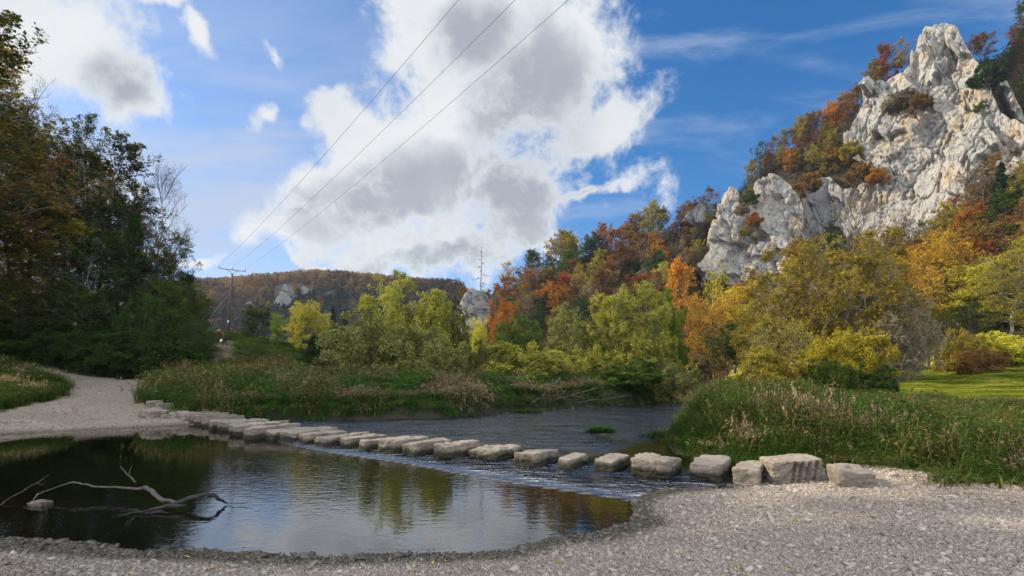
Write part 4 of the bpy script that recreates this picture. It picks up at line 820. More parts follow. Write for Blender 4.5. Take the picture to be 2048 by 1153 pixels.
# ------------------------------------------------------------------ stepping stones
def stone(name, corners_px, label, cat, group, seed, depth=1.0, wet=1.0, notch=False, tilt=0.0, row=(-.83, .56), zoff=0.0, rough=1.0, zb=0.0):
    """squared block; corners_px = left, right, top and foot of its near face in the photograph"""
    l, r, t, b = corners_px
    if zb is None: D, zb = hitg((l + r) / 2, b)
    else: D = (EYE - zb) * F / (b - PYH)
    xl, xr = (l - PX0) / F * D, (r - PX0) / F * D
    w = xr - xl; dx = abs(row[0]); sl = depth * .56 * .55
    perp = np.array([row[1], -row[0]]) * (1 if -row[0] > 0 else -1); perp = perp / np.linalg.norm(perp)
    rw = np.array([-row[0], -row[1]]); rw = rw / np.linalg.norm(rw)
    bw = max(.16, (w - perp[0] * depth * .62) / rw[0]); h = max(EYE - (t - PYH) / F * (D + depth * .75) - zb, .24 if name == 'stone_block' else .13 if depth > .5 else .06)
    n = 81 if notch else 25; g = np.linspace(-1, 1, n); vs, fs, k = [], [], 0
    for ax in range(3):
        for sg in (-1, 1):
            A, B = np.meshgrid(g, g, indexing='ij'); P = np.zeros((n, n, 3)); P[..., ax] = sg; P[..., (ax + 1) % 3] = A; P[..., (ax + 2) % 3] = B
            i = np.arange(n - 1)[:, None] * n + np.arange(n - 1)[None]; q = np.stack([i, i + n, i + n + 1, i + 1], -1).reshape(-1, 4); q = q if sg > 0 else q[:, ::-1]
            vs.append(P.reshape(-1, 3)); fs.append(q + k); k += n * n
    v = np.concatenate(vs); f = np.concatenate(fs)
    key = np.round(v * 1000).astype(int); _, first, inv = np.unique(key, axis=0, return_index=True, return_inverse=True); v = v[first]; f = inv.ravel()[f]
    rng = np.random.RandomState(seed); e = 18.0
    nv = v / (np.abs(v) ** e).sum(1, keepdims=True) ** (1 / e)
    cor = rng.uniform(-.15, .15, (8, 3)) * rough; wgt = np.stack([np.prod([(1 + s[a] * v[:, a]) / 2 for a in range(3)], 0) for s in [(i, j, k2) for i in (-1, 1) for j in (-1, 1) for k2 in (-1, 1)]], 1)
    nv = nv + wgt @ cor
    hh = (h + .22) / 2; sc = np.array([bw / 2, depth / 2, hh]); p = nv * sc
    nrmv = nrm(v * np.array([1, 1, 1.0]))
    q = p * 2.3 + seed * 3.1
    dsp = .032 * fbm(q, 4) + .032 * fbm(q * np.array([1, 1, 2.2]) * 1.4 + 4, 4, .55, True) + .035 * cells(p * 2, 18, seed, .8, .9) - .05 * np.exp(-(fbm(q * np.array([.8, .8, 2.0]) + 9, 3) / .06) ** 2)
    p = p + nrmv * (dsp * rough * min(1, bw))[:, None]
    p[:, 2] += np.where(v[:, 2] > 0, tilt * v[:, 0] * .5 * h, 0)
    if notch:   # drill grooves down the near face
        face = sstep(-v[:, 1], .55, .98) * sstep(-v[:, 2], -.98, -.7) ; gx = v[:, 0] * .5 + .5 - .10 * v[:, 2] * 0.5
        for c in (.42, .56, .70, .84): p[:, 1] += .12 * np.exp(-((gx - c) / .032) ** 2) * face * bw * .8
    ang = math.atan2(rw[1], rw[0])
    cs, sn = math.cos(ang), math.sin(ang); P = np.stack([p[:, 0] * cs - p[:, 1] * sn, p[:, 0] * sn + p[:, 1] * cs, p[:, 2] + hh - .22], 1)
    # line the block's silhouette up with where it stands
    cx, cyy = (xl + xr) / 2, D; base = P[np.abs(P[:, 2]) < .2]; P[:, 1] -= base[:, 1].min() * .75; scr = P[:, 0] + cx - (P[:, 1]) * 0
    sx = (P[:, 0] + cx) / (P[:, 1] + cyy); mid = (sx.min() + sx.max()) / 2; cx += ((l + r) / 2 - PX0) / F * cyy - mid * cyy
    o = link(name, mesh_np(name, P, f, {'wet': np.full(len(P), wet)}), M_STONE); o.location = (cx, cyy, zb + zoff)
    return tag(o, label, cat, group)
SS = 'stepping stones across the river'
STONES = [((1377, 1465, 912, 960), 1, 'pinkish dark-sided stepping stone, last one standing in water before the gravel'), ((1265, 1365, 911, 955), 1, 'low craggy stepping stone with a sagging dark right end'),
 ((1190, 1259, 910, 941), 1, 'flat angular stepping stone in front of the brown shallows'), ((1120, 1174, 909, 938), .8, 'smallest stepping stone, saddle-topped, alone between wide gaps'), ((1035, 1107, 900, 932), .9, 'light cube-like stepping stone left of the smallest one'),
 ((945, 1037, 892, 920), 1.1, 'longest low stepping stone in the middle of the row'), ((878, 950, 881, 916), 1.2, 'tall layered stepping stone where the wedge of rapids begins'), ((823, 890, 878, 911), 1.3, 'stepping stone with a tail reaching behind the tall layered one'),
 ((773, 840, 872, 905), 1.3, 'tall stepping stone with a bright top between the narrow one and the tailed one'), ((736, 786, 874, 901), 1.2, 'narrow stepping stone right of the long slanting one'), ((695, 757, 869, 896), 1.3, 'stepping stone with a slanting front edge left of the narrow one'),
 ((650, 716, 866, 893), 1.3, 'dark-fronted stepping stone with a sloping top'), ((616, 680, 863, 888), 1.4, 'low wedge-shaped stepping stone leaning to the river'), ((583, 652, 857, 882), 1.4, 'long stepping stone with vertical cracks in its front'),
 ((552, 614, 856, 880), 1.4, 'stepping stone with a knobbly crown near the left half of the row'), ((512, 575, 849, 879), 1.5, 'smooth-faced pale stepping stone with a slanted top'), ((488, 547, 845, 871), 1.5, 'stepping stone with a dark undercut right flank'),
 ((459, 519, 841, 862), 1.6, 'broad stepping stone sixth from the left end'), ((444, 472, 838, 860), 1.3, 'slim dark stepping stone wedged beside the broad one'), ((430, 461, 832, 854), 1.5, 'flat pale stepping stone fourth from the left end'), ((412, 450, 829, 851), 1.5, 'stepping stone third from the left end, topped by a white slab'),
 ((400, 440, 826, 849), 1.4, 'stepping stone second from the left end of the row'), ((393, 420, 823, 847), 1.2, 'leftmost stepping stone against the grassy bank')]
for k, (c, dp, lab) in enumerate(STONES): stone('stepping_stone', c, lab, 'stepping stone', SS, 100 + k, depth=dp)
stone('stone_block', (1460, 1539, 927, 971), 'rounded beige stone block between the river and the grooved block', 'stone block', SS, 151, .9, 0.0, zb=None, rough=.9)
stone('stone_block', (1530, 1631, 912, 969), 'tall stone block with deep drill grooves down its front', 'stone block', SS, 152, .8, 0.0, zb=None, notch=True, tilt=.22, row=(-.97, .24), rough=.6)
stone('stone_block', (1671, 1738, 939, 977), 'lone flat stone block lying on the gravel by the right bank', 'stone block', SS, 153, .55, 0.0, zb=None, row=(-.97, .22))
RK = 'rocks by the gravel path'
for k, (c, zb, lab) in enumerate([((283, 331, 822, 838), .35, 'flat rock slab at the right edge of the gravel path'), ((322, 352, 829, 838), .3, 'thin slab behind the first stepping stones'), ((300, 320, 804, 820), .6, 'white rock leaning in the grass above the flat slab'), ((318, 342, 806, 820), .6, 'second white rock leaning in the grass beside the first'),
                                  ((350, 395, 828, 842), .15, 'reddish ledge rock joining the path to the stepping stones')]):
    stone('rock', c, lab, 'rock', RK, 160 + k, .6, 0.0, zb=None, rough=1.3)
stone('rock', (64, 100, 1004, 1013), 'small pale rock in the pool under the driftwood twig', 'rock', 'rocks in the shallows', 171, .16, .4, rough=1.2, row=(-1, .1))
stone('rock', (1195, 1218, 871, 877), 'dark rock with a grass tuft on the shoal behind the stones', 'rock', 'rocks in the shallows', 172, .5, 1, rough=1.3, row=(-1, .1))

# ------------------------------------------------------------------ driftwood in the pool
M_WOOD = mat_simple('wet_dead_wood', (.022, .018, .015), .75, .5, 12, stretch=(1, 1, 1))
M_WOOD_GREY = mat_simple('bleached_dead_wood', (.075, .065, .055), .85, .35, 14)
def wob(pts, n, amp, seed):
    pts = np.array(pts, float); t = np.linspace(0, len(pts) - 1, n); p = np.stack([np.interp(t, np.arange(len(pts)), pts[:, k]) for k in range(pts.shape[1])], 1)
    p[:, :3] += amp * np.stack([fbm(np.stack([t * 1.7, t * 0 + k * 9, t * 0 + seed], 1), 3) for k in range(3)], 1); return p
def dpt(px, py, D): return list(ray_pt(px, py, D))
def limb(mb, pts, rad, n=26, amp=.012, seed=1):
    p = wob([dpt(*q) for q in pts], n, amp, seed); r = np.interp(np.linspace(0, 1, n), np.linspace(0, 1, len(rad)), rad) * .58 * (1 + .18 * fbm(np.stack([np.arange(n) * .6, np.zeros(n) + seed, np.zeros(n)], 1), 2)); mb.path(p, r, 7)
drift = empty('driftwood_branch', tuple(ray_pt(345, 1010, 6.5)))
dl = np.array(drift.location)
def dlink(nm, mb, mat):
    me = mesh_np(nm, np.concatenate(mb.v) - dl, mb.f); o = link(nm, me, mat, drift); return o
a = MB(); limb(a, [(232, 1031, 6.05), (284, 1024, 6.15), (338, 1012, 6.3), (373, 1000, 6.4), (411, 989, 6.45), (430, 993, 6.5), (443, 1002, 6.55), (453, 1007, 6.6)], [.012, .025, .045, .06, .055, .042, .035, .018], 34, .015, 2)
limb(a, [(338, 1012, 6.3), (358, 1013, 6.3), (376, 1010, 6.35)], [.05, .05, .02], 10, .01, 3)
for k, (px, py) in enumerate([(398, 991), (405, 988), (372, 998), (420, 988)]): limb(a, [(px, py, 6.43), (px + 2, py - 7 + 12 * (k % 2), 6.43)], [.012, .004], 5, .003, 8 + k)
dlink('trunk', a, M_WOOD)
b = MB(); limb(b, [(356, 1006, 6.4), (338, 1002, 6.5), (322, 1000, 6.6), (305, 984, 6.75), (290, 975, 6.85), (277, 979, 6.9), (239, 975, 7.0), (188, 974, 7.05), (157, 966, 7.1), (137, 966, 7.1)], [.03, .045, .05, .055, .05, .035, .03, .025, .022, .018], 44, .012, 4)
limb(b, [(141, 966, 7.1), (118, 973, 7.05), (89, 984, 6.95), (74, 990, 6.9), (68, 1000, 6.8), (60, 1014, 6.62)], [.016, .013, .014, .022, .013, .008], 26, .010, 5)
dlink('bleached_limb', b, M_WOOD_GREY)
c = MB(); limb(c, [(272, 966, 6.95), (262, 955, 6.95), (256, 951, 6.95), (246, 940, 6.95), (240, 932, 6.95)], [.02, .018, .016, .012, .008], 14, .006, 6); limb(c, [(257, 952, 6.95), (260, 942, 6.95), (264, 932, 6.95)], [.014, .011, .007], 8, .005, 7)
dlink('forked_twig', c, M_WOOD_GREY)
d = MB(); limb(d, [(450, 1006, 6.6), (470, 1008, 6.55), (490, 1007, 6.56), (504, 1005, 6.57)], [.006, .008, .01, .006], 12, .006, 11); dlink('twig', d, M_WOOD)
tag(drift, 'dead branch with a forked twig lying in the dark pool', 'driftwood')
e = MB(); limb(e, [(-25, 1022, 6.4), (2, 1008, 6.6), (40, 985, 6.9), (70, 968, 7.1), (101, 950, 7.3)], [.012, .011, .01, .008, .004], 24, .012, 12); limb(e, [(74, 967, 7.1), (84, 970, 7.1), (92, 972, 7.1)], [.006, .005, .003], 8, .006, 13)
tag(link('drift_twig', e.mesh('drift_twig'), M_WOOD_GREY), 'thin straight twig slanting out of the pool at the left border', 'twig')

for k, (pts, lab) in enumerate([([(1110, 800, 31), (1140, 792, 31.3), (1180, 780, 31.5), (1206, 766, 31.6)], 'bare grey branch rising from the brush under the yellowish bush'),
                                ([(1150, 806, 32), (1190, 800, 32.5), (1232, 796, 33), (1262, 786, 33.2)], 'fallen grey branch lying along the water under the overhanging bushes'),
                                ([(1060, 806, 29.5), (1082, 796, 29.8), (1098, 780, 30), (1104, 768, 30)], 'upright dead branch at the water end of the green bank')]):
    g = MB(); limb(g, pts, [.045, .04, .03, .012], 22, .06, 60 + k)
    for j in range(3):
        a_, b_ = pts[1 + j % 2], pts[2]; limb(g, [a_, (a_[0] + 14 + 5 * j, a_[1] - 10 + 6 * j, a_[2] - .4), (a_[0] + 30, a_[1] - 14 + 11 * j, a_[2] - .7)], [.028, .018, .007], 10, .04, 70 + 3 * k + j)
    tag(link('dead_branch', g.mesh('dead_branch'), M_BARK), lab, 'branch', 'dead branches along the bank')

# ------------------------------------------------------------------ power pole and its three wires
def make_pole():
    M_POLE = mat_simple('pole_wood', (.085, .06, .042), .85, .35, 4, stretch=(3, 3, .4)); M_STEEL = mat_simple('galvanised_steel', (.20, .205, .21), .6, .15, 6, metal=.2); M_CER = mat_simple('insulator_ceramic', (.16, .10, .07), .3, .2, 6)
    M_SIGN = mat_simple('white_plate', (.75, .75, .72), .6, .08, 5)
    D = 75.0; bx, bz = (456 - PX0) / F * D, None; bz = gz(bx, D)
    P0 = empty('power_pole', (bx, D, bz)); top = ray_pt(464.5, 548, D) - np.array([bx, D, bz]); ax = nrm(np.array([.797, .604, 0.0]))
    m = MB(); m.path([(0, 0, -.6), top * .5, top], [.17, .15, .12], 10); link('pole_shaft', m.mesh('pole_shaft'), M_POLE, P0)
    c = top + np.array([0, 0, .62]); W = 1.85; m = MB(); m.path([c - ax * W, c, c + ax * W], [.06, .06, .06], 6); link('crossarm', m.mesh('crossarm'), M_STEEL, P0)
    for s in (-1, 1): m = MB(); m.path([top + np.array([0, 0, -.1]), top + ax * s * .3 + np.array([0, 0, .3]), c + ax * s * .95], [.045, .045, .045], 5); link('brace', m.mesh('brace'), M_STEEL, P0)
    ends = []
    for s in (-.97, 0, .97):
        q = c + ax * s * W; m = MB(); m.path([q, q + [0, 0, .12], q + [0, 0, .14], q + [0, 0, .3], q + [0, 0, .33], q + [0, 0, .42]], [.03, .03, .085, .075, .05, .05], 8); link('insulator', m.mesh('insulator'), M_CER, P0); ends.append(q + np.array([bx, D, bz + .42]))
    m = MB(); m.box(tuple(top * .19 + np.array([0, -.19, 0])), (.26, .03, .34)); link('plate', m.mesh('plate', False), M_SIGN, P0)
    tag(P0, 'wooden power pole with a steel crossarm on the embankment', 'power pole')
    for k, (t0, foot, lab) in enumerate([(.70, (412, 646, 71), 'thicker guy wire running from the power pole down to the left'), (.78, (425, 612, 84), 'fainter guy wire behind the power pole')]):
        p = np.array([bx, D, bz]) + top * t0; q = ray_pt(*foot); m = MB(); m.path([p, (p + q) / 2, q], [.016 - .004 * k] * 3, 5); tag(link('guy_wire', m.mesh('guy_wire'), M_STEEL), lab, 'wire')
    dirn = np.array([.604, -.797, 0.0]); M_WIRE = mat_simple('weathered_conductor', (.10, .10, .105), .6, .1, 5, metal=.3)
    for k, (e, pxt) in enumerate(zip(ends, (917, 1030, 1137))):
        tgt = ray_pt(pxt, 0, 20.0); d2 = tgt[:2] - e[:2]; L20 = np.linalg.norm(d2); tot = 130.0; s = np.linspace(0, tot, 60); sag = (e[2] - tgt[2] + .0) / (L20 * (tot - L20)) * tot * tot
        p = np.stack([e[0] + d2[0] / L20 * s, e[1] + d2[1] / L20 * s, e[2] - sag * (s / tot) * (1 - s / tot)], 1); m = MB(); m.path(p, np.full(60, .011), 5)
        tag(link('power_line', m.mesh('power_line'), M_WIRE), ['upper left of the three power lines crossing the sky', 'middle one of the three power lines crossing the sky', 'lower right of the three power lines crossing the sky'][k], 'power line', 'power lines')
make_pole()

# ------------------------------------------------------------------ walkers on the footpath
def person(px, D, face, label, top_c, leg_c, hair_c, hat_c=None, H=1.72, lean=0.0, bag=None, stride=.22):
    x = (px - PX0) / F * D; z = gz(x, D); root = empty('person', (x, D, z), face)
    J = {}; me = bpy.data.meshes.new('walker_body'); k = H / 1.72
    vs = [(0, 0, .95), (0, lean * .3, 1.15), (0, lean * .7, 1.36), (0, lean, 1.47), (0, lean * 1.1, 1.55), (0, lean * 1.15 + .02, 1.66), (0, lean * 1.15 + .01, 1.72),
          (.10, 0, .92), (.11, stride, .50), (.11, stride * .8, .08), (.11, stride * .8 + .15, .03), (-.10, 0, .92), (-.11, -stride * .4, .50), (-.11, -stride, .10), (-.11, -stride + .13, .03),
          (.19, lean * .8, 1.40), (.27, lean * .5 - .06, 1.13), (.27, lean * .5 + .1, .90), (.27, lean * .5 + .14, .80), (-.19, lean * .8, 1.40), (-.27, lean * .5 + .04, 1.13), (-.26, lean * .5 + .2, .93), (-.26, lean * .5 + .26, .84)]
    es = [(0, 1), (1, 2), (2, 3), (3, 4), (4, 5), (5, 6), (0, 7), (7, 8), (8, 9), (9, 10), (0, 11), (11, 12), (12, 13), (13, 14), (2, 15), (15, 16), (16, 17), (17, 18), (2, 19), (19, 20), (20, 21), (21, 22)]
    rr = [.15, .145, .16, .07, .06, .10, .075, .10, .075, .05, .04, .10, .075, .05, .04, .075, .052, .04, .042, .075, .052, .04, .042]
    me.from_pydata([tuple(np.array(v) * k) for v in vs], es, []); o = link('body', me, None, root)
    o.modifiers.new('skin', 'SKIN'); sk = me.skin_vertices[0]
    for i, r in enumerate(rr): sk.data[i].radius = (r * k, r * k * (.72 if i < 3 else 1))
    sk.data[0].use_root = True
    ss_ = o.modifiers.new('smooth', 'SUBSURF'); ss_.levels = ss_.render_levels = 2
    m, T = newmat('walker_clothes'); zz = T.math('DIVIDE', T.add('ShaderNodeSeparateXYZ', {0: T.add('ShaderNodeTexCoord').outputs['Object']}).outputs[2], k)
    n = T.noise(T.add('ShaderNodeTexCoord').outputs['Object'], 9, 4)
    c = T.mixc(T.ss(zz, .90, .93), leg_c, top_c); c = T.mixc(T.ss(n, .4, .7, 0, .4), c, tuple(v * .6 for v in top_c)); c = T.mixc(T.ss(zz, 1.49, 1.51), c, (.5, .32, .24)); c = T.mixc(T.ss(zz, .11, .08), c, (.03, .028, .025)); out_(T, bsdf(T, c, .85)); me.materials.append(m)
    hb = MB(); hp = np.array([0, lean * 1.15, 0]); hb.path([hp + [0, -.02, 1.60], hp + [0, -.02, 1.68], hp + [0, -.01, 1.75], hp + [0, 0, 1.79]], [.105, .118, .10, .03], 10); link('hair', mesh_np('hair', np.concatenate(hb.v) * k, hb.f), mat_simple('hair', hair_c, .7, .2, 20), root)
    if hat_c:
        hm = MB(); hm.path([hp + [0, 0, 1.72], hp + [0, 0, 1.735], hp + [0, 0, 1.74], hp + [0, 0, 1.82], hp + [0, 0, 1.84]], [.2, .2, .125, .115, .05], 12); link('hat', mesh_np('hat', np.concatenate(hm.v) * k, hm.f), mat_simple('hat_cloth', hat_c, .8, .15, 12), root)
    tag(root, label, 'person')
    if bag:
        bm_ = MB(); bx_ = MB(); v = np.array([[sx * .19, sy * .10, sz * .15] for sx in (-1, 1) for sy in (-1, 1) for sz in (-1, .8)]); bm_.box((0, 0, 0), (.36, .14, .28)); bm_.path([(-.12, 0, .14), (-.08, 0, .26), (.08, 0, .26), (.12, 0, .14)], [.015] * 4, 5)
        cf, sf = math.cos(face), math.sin(face); lx, ly = .27, lean * .5 + .2
        bo = link('shoulder_bag', bm_.mesh('shoulder_bag'), mat_simple('bag_cloth', bag, .8, .1, 10)); bo.location = (x + lx * cf - ly * sf, D + lx * sf + ly * cf, z + .74 * k); bo.rotation_euler = (0, 0, face)
        tag(bo, 'white bag held by the walker in black on the embankment path', 'bag')
person(449, 59.5, 2.6, 'person in black clothes with a white bag on the embankment path', (.02, .02, .024), (.018, .018, .022), (.03, .02, .015), bag=(.75, .73, .70), lean=.06)
person(440, 63.0, 3.0, 'person in a maroon jacket and pale hat behind the walker in black', (.16, .035, .035), (.05, .03, .03), (.05, .03, .02), hat_c=(.55, .42, .34), H=1.6, lean=.12)
person(419, 72.5, 2.8, 'person in dark clothes highest on the embankment by the forest edge', (.10, .07, .06), (.03, .028, .03), (.22, .14, .09), H=1.7)
st = MB(); p = ray_pt(486, 728, 44.0); zg = gz(p[0], p[1]); st.box((p[0], p[1], zg + .45), (.07, .05, 1.0)); st.box((p[0], p[1], zg + .96), (.085, .065, .05)); tag(link('marker_stake', st.mesh('marker_stake', False), mat_simple('pale_stake', (.6, .58, .52), .8, .15, 5)), 'short white stake in the grass below the power pole', 'stake')
# ------------------------------------------------------------------ herbs, reeds and grass (nobody could count them)
def t_grass(seed, nb=14, h=1.0, w=.02, lean=.45, spreadr=.10, heads=False):
    rng = np.random.RandomState(seed); v, f, t = [], [], []; k = 0
    for i in range(nb):
        a = rng.uniform(0, 6.28); d = np.array([math.cos(a), math.sin(a), 0]); s = np.array([-d[1], d[0], 0]); r = rng.rand() * spreadr
        p0 = np.array([rng.normal() * spreadr, rng.normal() * spreadr, -.05]); H = h * rng.uniform(.55, 1.1); l = lean * rng.uniform(.3, 1.5) * H
        p1 = p0 + d * l * .3 + np.array([0, 0, H * .6]); p2 = p0 + d * l + np.array([0, 0, H * rng.uniform(.75, 1.0)])
        ww = w * rng.uniform(.7, 1.3); v += [p0 - s * ww * .5, p0 + s * ww * .5, p1 + s * ww * .45, p1 - s * ww * .45, p2 + s * ww * .08, p2 - s * ww * .08]
        f += [[k, k + 1, k + 2, k + 3], [k + 3, k + 2, k + 4, k + 5]]; t += [rng.rand()] * 6; k += 6
        if heads and rng.rand() < .5:
            for q in range(4):
                c = p2 + np.array([rng.normal() * .02, rng.normal() * .02, -.05 * q]); b = nrm(rng.normal(size=3)) * .03; e = nrm(rng.normal(size=3)) * .018 + np.array([0, 0, .03])
                v += [c - b, c + e, c + b, c - e]; f += [[k, k + 1, k + 2, k + 3]]; t += [min(1, rng.rand() * .5 + .5)] * 4; k += 4
    return np.array(v), np.array(f), np.array(t)
def t_herb(seed, nl=46, h=1.0, r=.28, size=.075):
    rng = np.random.RandomState(seed); v, f, t = [], [], []; k = 0
    for i in range(4):
        a = rng.uniform(0, 6.28); p0 = np.array([rng.normal() * .06, rng.normal() * .06, -.05]); p1 = np.array([math.cos(a) * r * .7, math.sin(a) * r * .7, h * rng.uniform(.7, 1)]); s = np.array([-math.sin(a), math.cos(a), 0]) * .007
        v += [p0 - s, p0 + s, p1 + s, p1 - s]; f += [[k, k + 1, k + 2, k + 3]]; t += [.3] * 4; k += 4
    for i in range(nl):
        z = rng.rand() ** .6; a = rng.uniform(0, 6.28); rr = r * (.45 + .6 * z) * math.sqrt(rng.rand()); c = np.array([math.cos(a) * rr, math.sin(a) * rr, z * h * rng.uniform(.85, 1.05)])
        o = nrm(np.array([math.cos(a), math.sin(a), 0]) + rng.normal(size=3) * .5 + np.array([0, 0, -.3])); n = nrm(rng.normal(size=3) * .6 + np.array([0, 0, 1.0])); b = np.cross(n, o); s = size * rng.uniform(.6, 1.4)
        v += [c - o * s * .5, c + b * s * .26, c + o * s * .6, c - b * s * .26]; f += [[k, k + 1, k + 2, k + 3]]; t += [rng.rand()] * 4; k += 4
    return np.array(v), np.array(f), np.array(t)
def scatter(name, temps, x, y, hs, ws, mat, label, tint0=None, seed=1, zoff=0.0):
    rng = np.random.RandomState(seed); z = ground(x, y) + zoff; V, Fc, Tt = [], [], []; k = 0; pick = rng.randint(len(temps), size=len(x))
    for i, (tv, tf, tt) in enumerate(temps):
        m = pick == i; n = m.sum()
        if not n: continue
        a = rng.uniform(0, 6.28, n); c, s = np.cos(a)[:, None], np.sin(a)[:, None]
        P = np.stack([(tv[:, 0] * c - tv[:, 1] * s) * ws[m][:, None] + x[m][:, None], (tv[:, 0] * s + tv[:, 1] * c) * ws[m][:, None] + y[m][:, None], tv[:, 2] * hs[m][:, None] + z[m][:, None]], -1)
        V.append(P.reshape(-1, 3)); Fc.append((tf[None] + (np.arange(n) * len(tv))[:, None, None]).reshape(-1, 4) + k); k += n * len(tv)
        t0 = (tint0[m] if tint0 is not None else rng.rand(n))[:, None]; Tt.append(np.clip(.55 * t0 + .45 * tt[None], 0, 1).reshape(-1))
    me = mesh_np(name, np.concatenate(V), np.concatenate(Fc), {'tint': np.concatenate(Tt)}, False)
    return tag(link(name, me, mat), label, kind='stuff')
def fill(poly, dens, seed, margin=0.0):
    poly = np.array(poly, float); rng = np.random.RandomState(seed); lo, hi = poly.min(0), poly.max(0); n = int(np.prod(hi - lo) * dens)
    x, y = rng.uniform(lo[0], hi[0], n), rng.uniform(lo[1], hi[1], n); k = (poly_sd(x, y, poly) < 0); x, y = x[k], y[k]
    rd = poly_sd(x, y, RIVER); tr = poly_sd(x, y, TRACK); ft = poly_sd(x, y, FOOTPATH); be = poly_sd(x, y, BEACH)
    wb_ = .3 * fbm(np.stack([x, y, x * 0], 1) * 1.2, 3)
    k = (rd > margin) & (tr + wb_ > .05) & (ft > .15) & (be + wb_ * .6 > -.05); return x[k], y[k], rd[k]
H1 = [t_herb(200 + i) for i in range(4)]; H2 = [t_herb(210 + i, 36, 1, .34, .10) for i in range(3)]; HN = [t_herb(240 + i, 60, 1, .30, .05) for i in range(3)]
G1 = [t_grass(220 + i) for i in range(4)]; RD = [t_grass(230 + i, 16, 1, .022, .5, .12, True) for i in range(4)]; GS = [t_grass(250 + i, 18, 1, .012, .7, .12) for i in range(3)]
M_HERB = mat_leaf('herb_leaf', (.020, .040, .010), (.042, .076, .015), (.10, .125, .03), .3)
M_LUSH = mat_leaf('nettle_leaf', (.02, .05, .010), (.04, .10, .018), (.08, .16, .03), .3)
M_GRASS = mat_leaf('grass_blade', (.026, .046, .010), (.058, .085, .017), (.16, .155, .046), .3)
M_DRYG = mat_leaf('dry_reed_blade', (.085, .058, .032), (.19, .14, .08), (.36, .29, .17), .3)
M_SCRUB = mat_leaf('scrub_leaf', (.04, .034, .014), (.10, .085, .03), (.20, .15, .07), .3)
M_MEADOW = mat_leaf('meadow_blade', (.16, .21, .02), (.31, .36, .04), (.46, .45, .09), .42)
FB = [(-13.2, 20.4), (-8.5, 21.3), (-3, 22.6), (.8, 29), (6.4, 34), (10.5, 38), (17, 47.5), (14, 52), (0, 50), (-12, 46), (-20, 42), (-22.5, 36), (-22.2, 31), (-20.8, 28), (-19.2, 24.2), (-16.4, 21.5)]
RB = [(4.2, 8.6), (4.0, 11), (4.3, 13.3), (5.3, 15.4), (7.1, 20), (9.4, 24.6), (13, 32), (18, 30), (17, 22), (17.5, 15), (16, 10), (13, 5), (9, 6.0), (7, 6.2), (5.9, 6.7), (6.4, 7.4), (5.8, 8.0)]
LM = [(-19.0, 15.6), (-21, 20), (-23, 24.5), (-26, 28), (-31, 31), (-40, 30), (-40, 12), (-28, 13.0), (-22, 14.2)]
def pn(x, y, s, o=0.0): return fbm(np.stack([x * s, y * s, x * 0 + o], 1), 3)
# far bank
x, y, rd = fill(FB, 13, 1, .25); n = pn(x, y, .28); h = (.34 + .55 * sstep(rd, .4, 4)) * (1 + .45 * n) * np.random.RandomState(2).uniform(.7, 1.3, len(x)); dry = pn(x, y, .22, 5) + .9 * np.exp(-((rd - 2.2) / 1.5) ** 2) * sstep(x, -12, -8) * (1 - sstep(x, 4, 8)) > .56
g = ~dry; scatter('bank_herbs', H2 + H1, x[g], y[g], np.clip(h[g], .15, 1.5), 1.0 + .5 * h[g], M_HERB, 'dark green herbs covering the far river bank', .5 + .5 * n[g], 3)
scr = ~dry & (pn(x, y, .35, 12) > .12) & (np.random.RandomState(51).rand(len(x)) < .7)
scatter('scrub', RD + H2, x[scr], y[scr], np.clip(h[scr] * 1.5, .3, 1.6), 1.1 + .4 * h[scr], M_SCRUB, 'brown green scrub and seed stalks on the far bank', seed=52)
g = dry & (np.random.RandomState(5).rand(len(x)) < .75); scatter('dry_reeds', RD, x[g], y[g], np.clip(h[g] * 1.15, .3, 1.5), np.full(g.sum(), 1.5), M_DRYG, 'pinkish dry reeds along the far river bank', seed=4)
x, y, rd = fill(FB, 20, 6, .02); k = rd < 1.6 + .8 * pn(x, y, .5); x, y, rd = x[k], y[k], rd[k]; scatter('waterside_grass', G1 + HN, x, y, np.random.RandomState(7).uniform(.2, .5, len(x)), np.full(len(x), 1.3), M_LUSH, 'fresh green plants at the edge of the far bank', seed=8)
x, y, rd = fill(FB, 9, 31, .5); k = (rd > 2.5) & (pn(x, y, .2, 8) > -.1) & (x > -10); x, y = x[k], y[k]; scatter('nettles', H2, x, y, np.random.RandomState(9).uniform(.5, 1.0, len(x)), np.full(len(x), 1.5), M_LUSH, 'bright green nettles behind the reeds of the far bank', seed=32)
# right bank
x, y, rd = fill(RB, 46, 11, .1); n = pn(x, y, .45); gr = poly_sd(x, y, BEACH); tall = 1 - sstep(x - .35 * (y - 8), 6.5, 9.5)
h = (.18 + .58 * sstep(np.minimum(rd, gr * 1.1), .1, 1.5) * (.28 + .72 * tall)) * (1 + .4 * n) * np.random.RandomState(12).uniform(.65, 1.3, len(x)); rs = np.random.RandomState(13).rand(len(x))
dry = (pn(x, y, .5, 3) + .55 * np.exp(-((x - 7.0) ** 2 + (y - 9.6) ** 2) / 1.1)) > .52
g = ~dry & (rs < .62); scatter('bank_herbs', H1 + HN, x[g], y[g], np.clip(h[g], .1, 1.3), .55 + .55 * h[g], M_HERB, 'dark green herbs on the right river bank', .5 + .5 * n[g], 14)
g = dry & (rs < .8); scatter('dry_reeds', RD, x[g], y[g], np.clip(h[g] * 1.1, .2, 1.3), np.full(g.sum(), 1.0), M_DRYG, 'straw coloured dry grass tufts on the right river bank', seed=15)
scr = ~dry & (pn(x, y, .7, 12) > .05) & (rs > .42) & (rs < .68)
scatter('scrub', RD + H1, x[scr], y[scr], np.clip(h[scr] * 1.2, .15, 1.2), .6 + .5 * h[scr], M_SCRUB, 'brown green weeds and seed stalks on the right bank', seed=53)
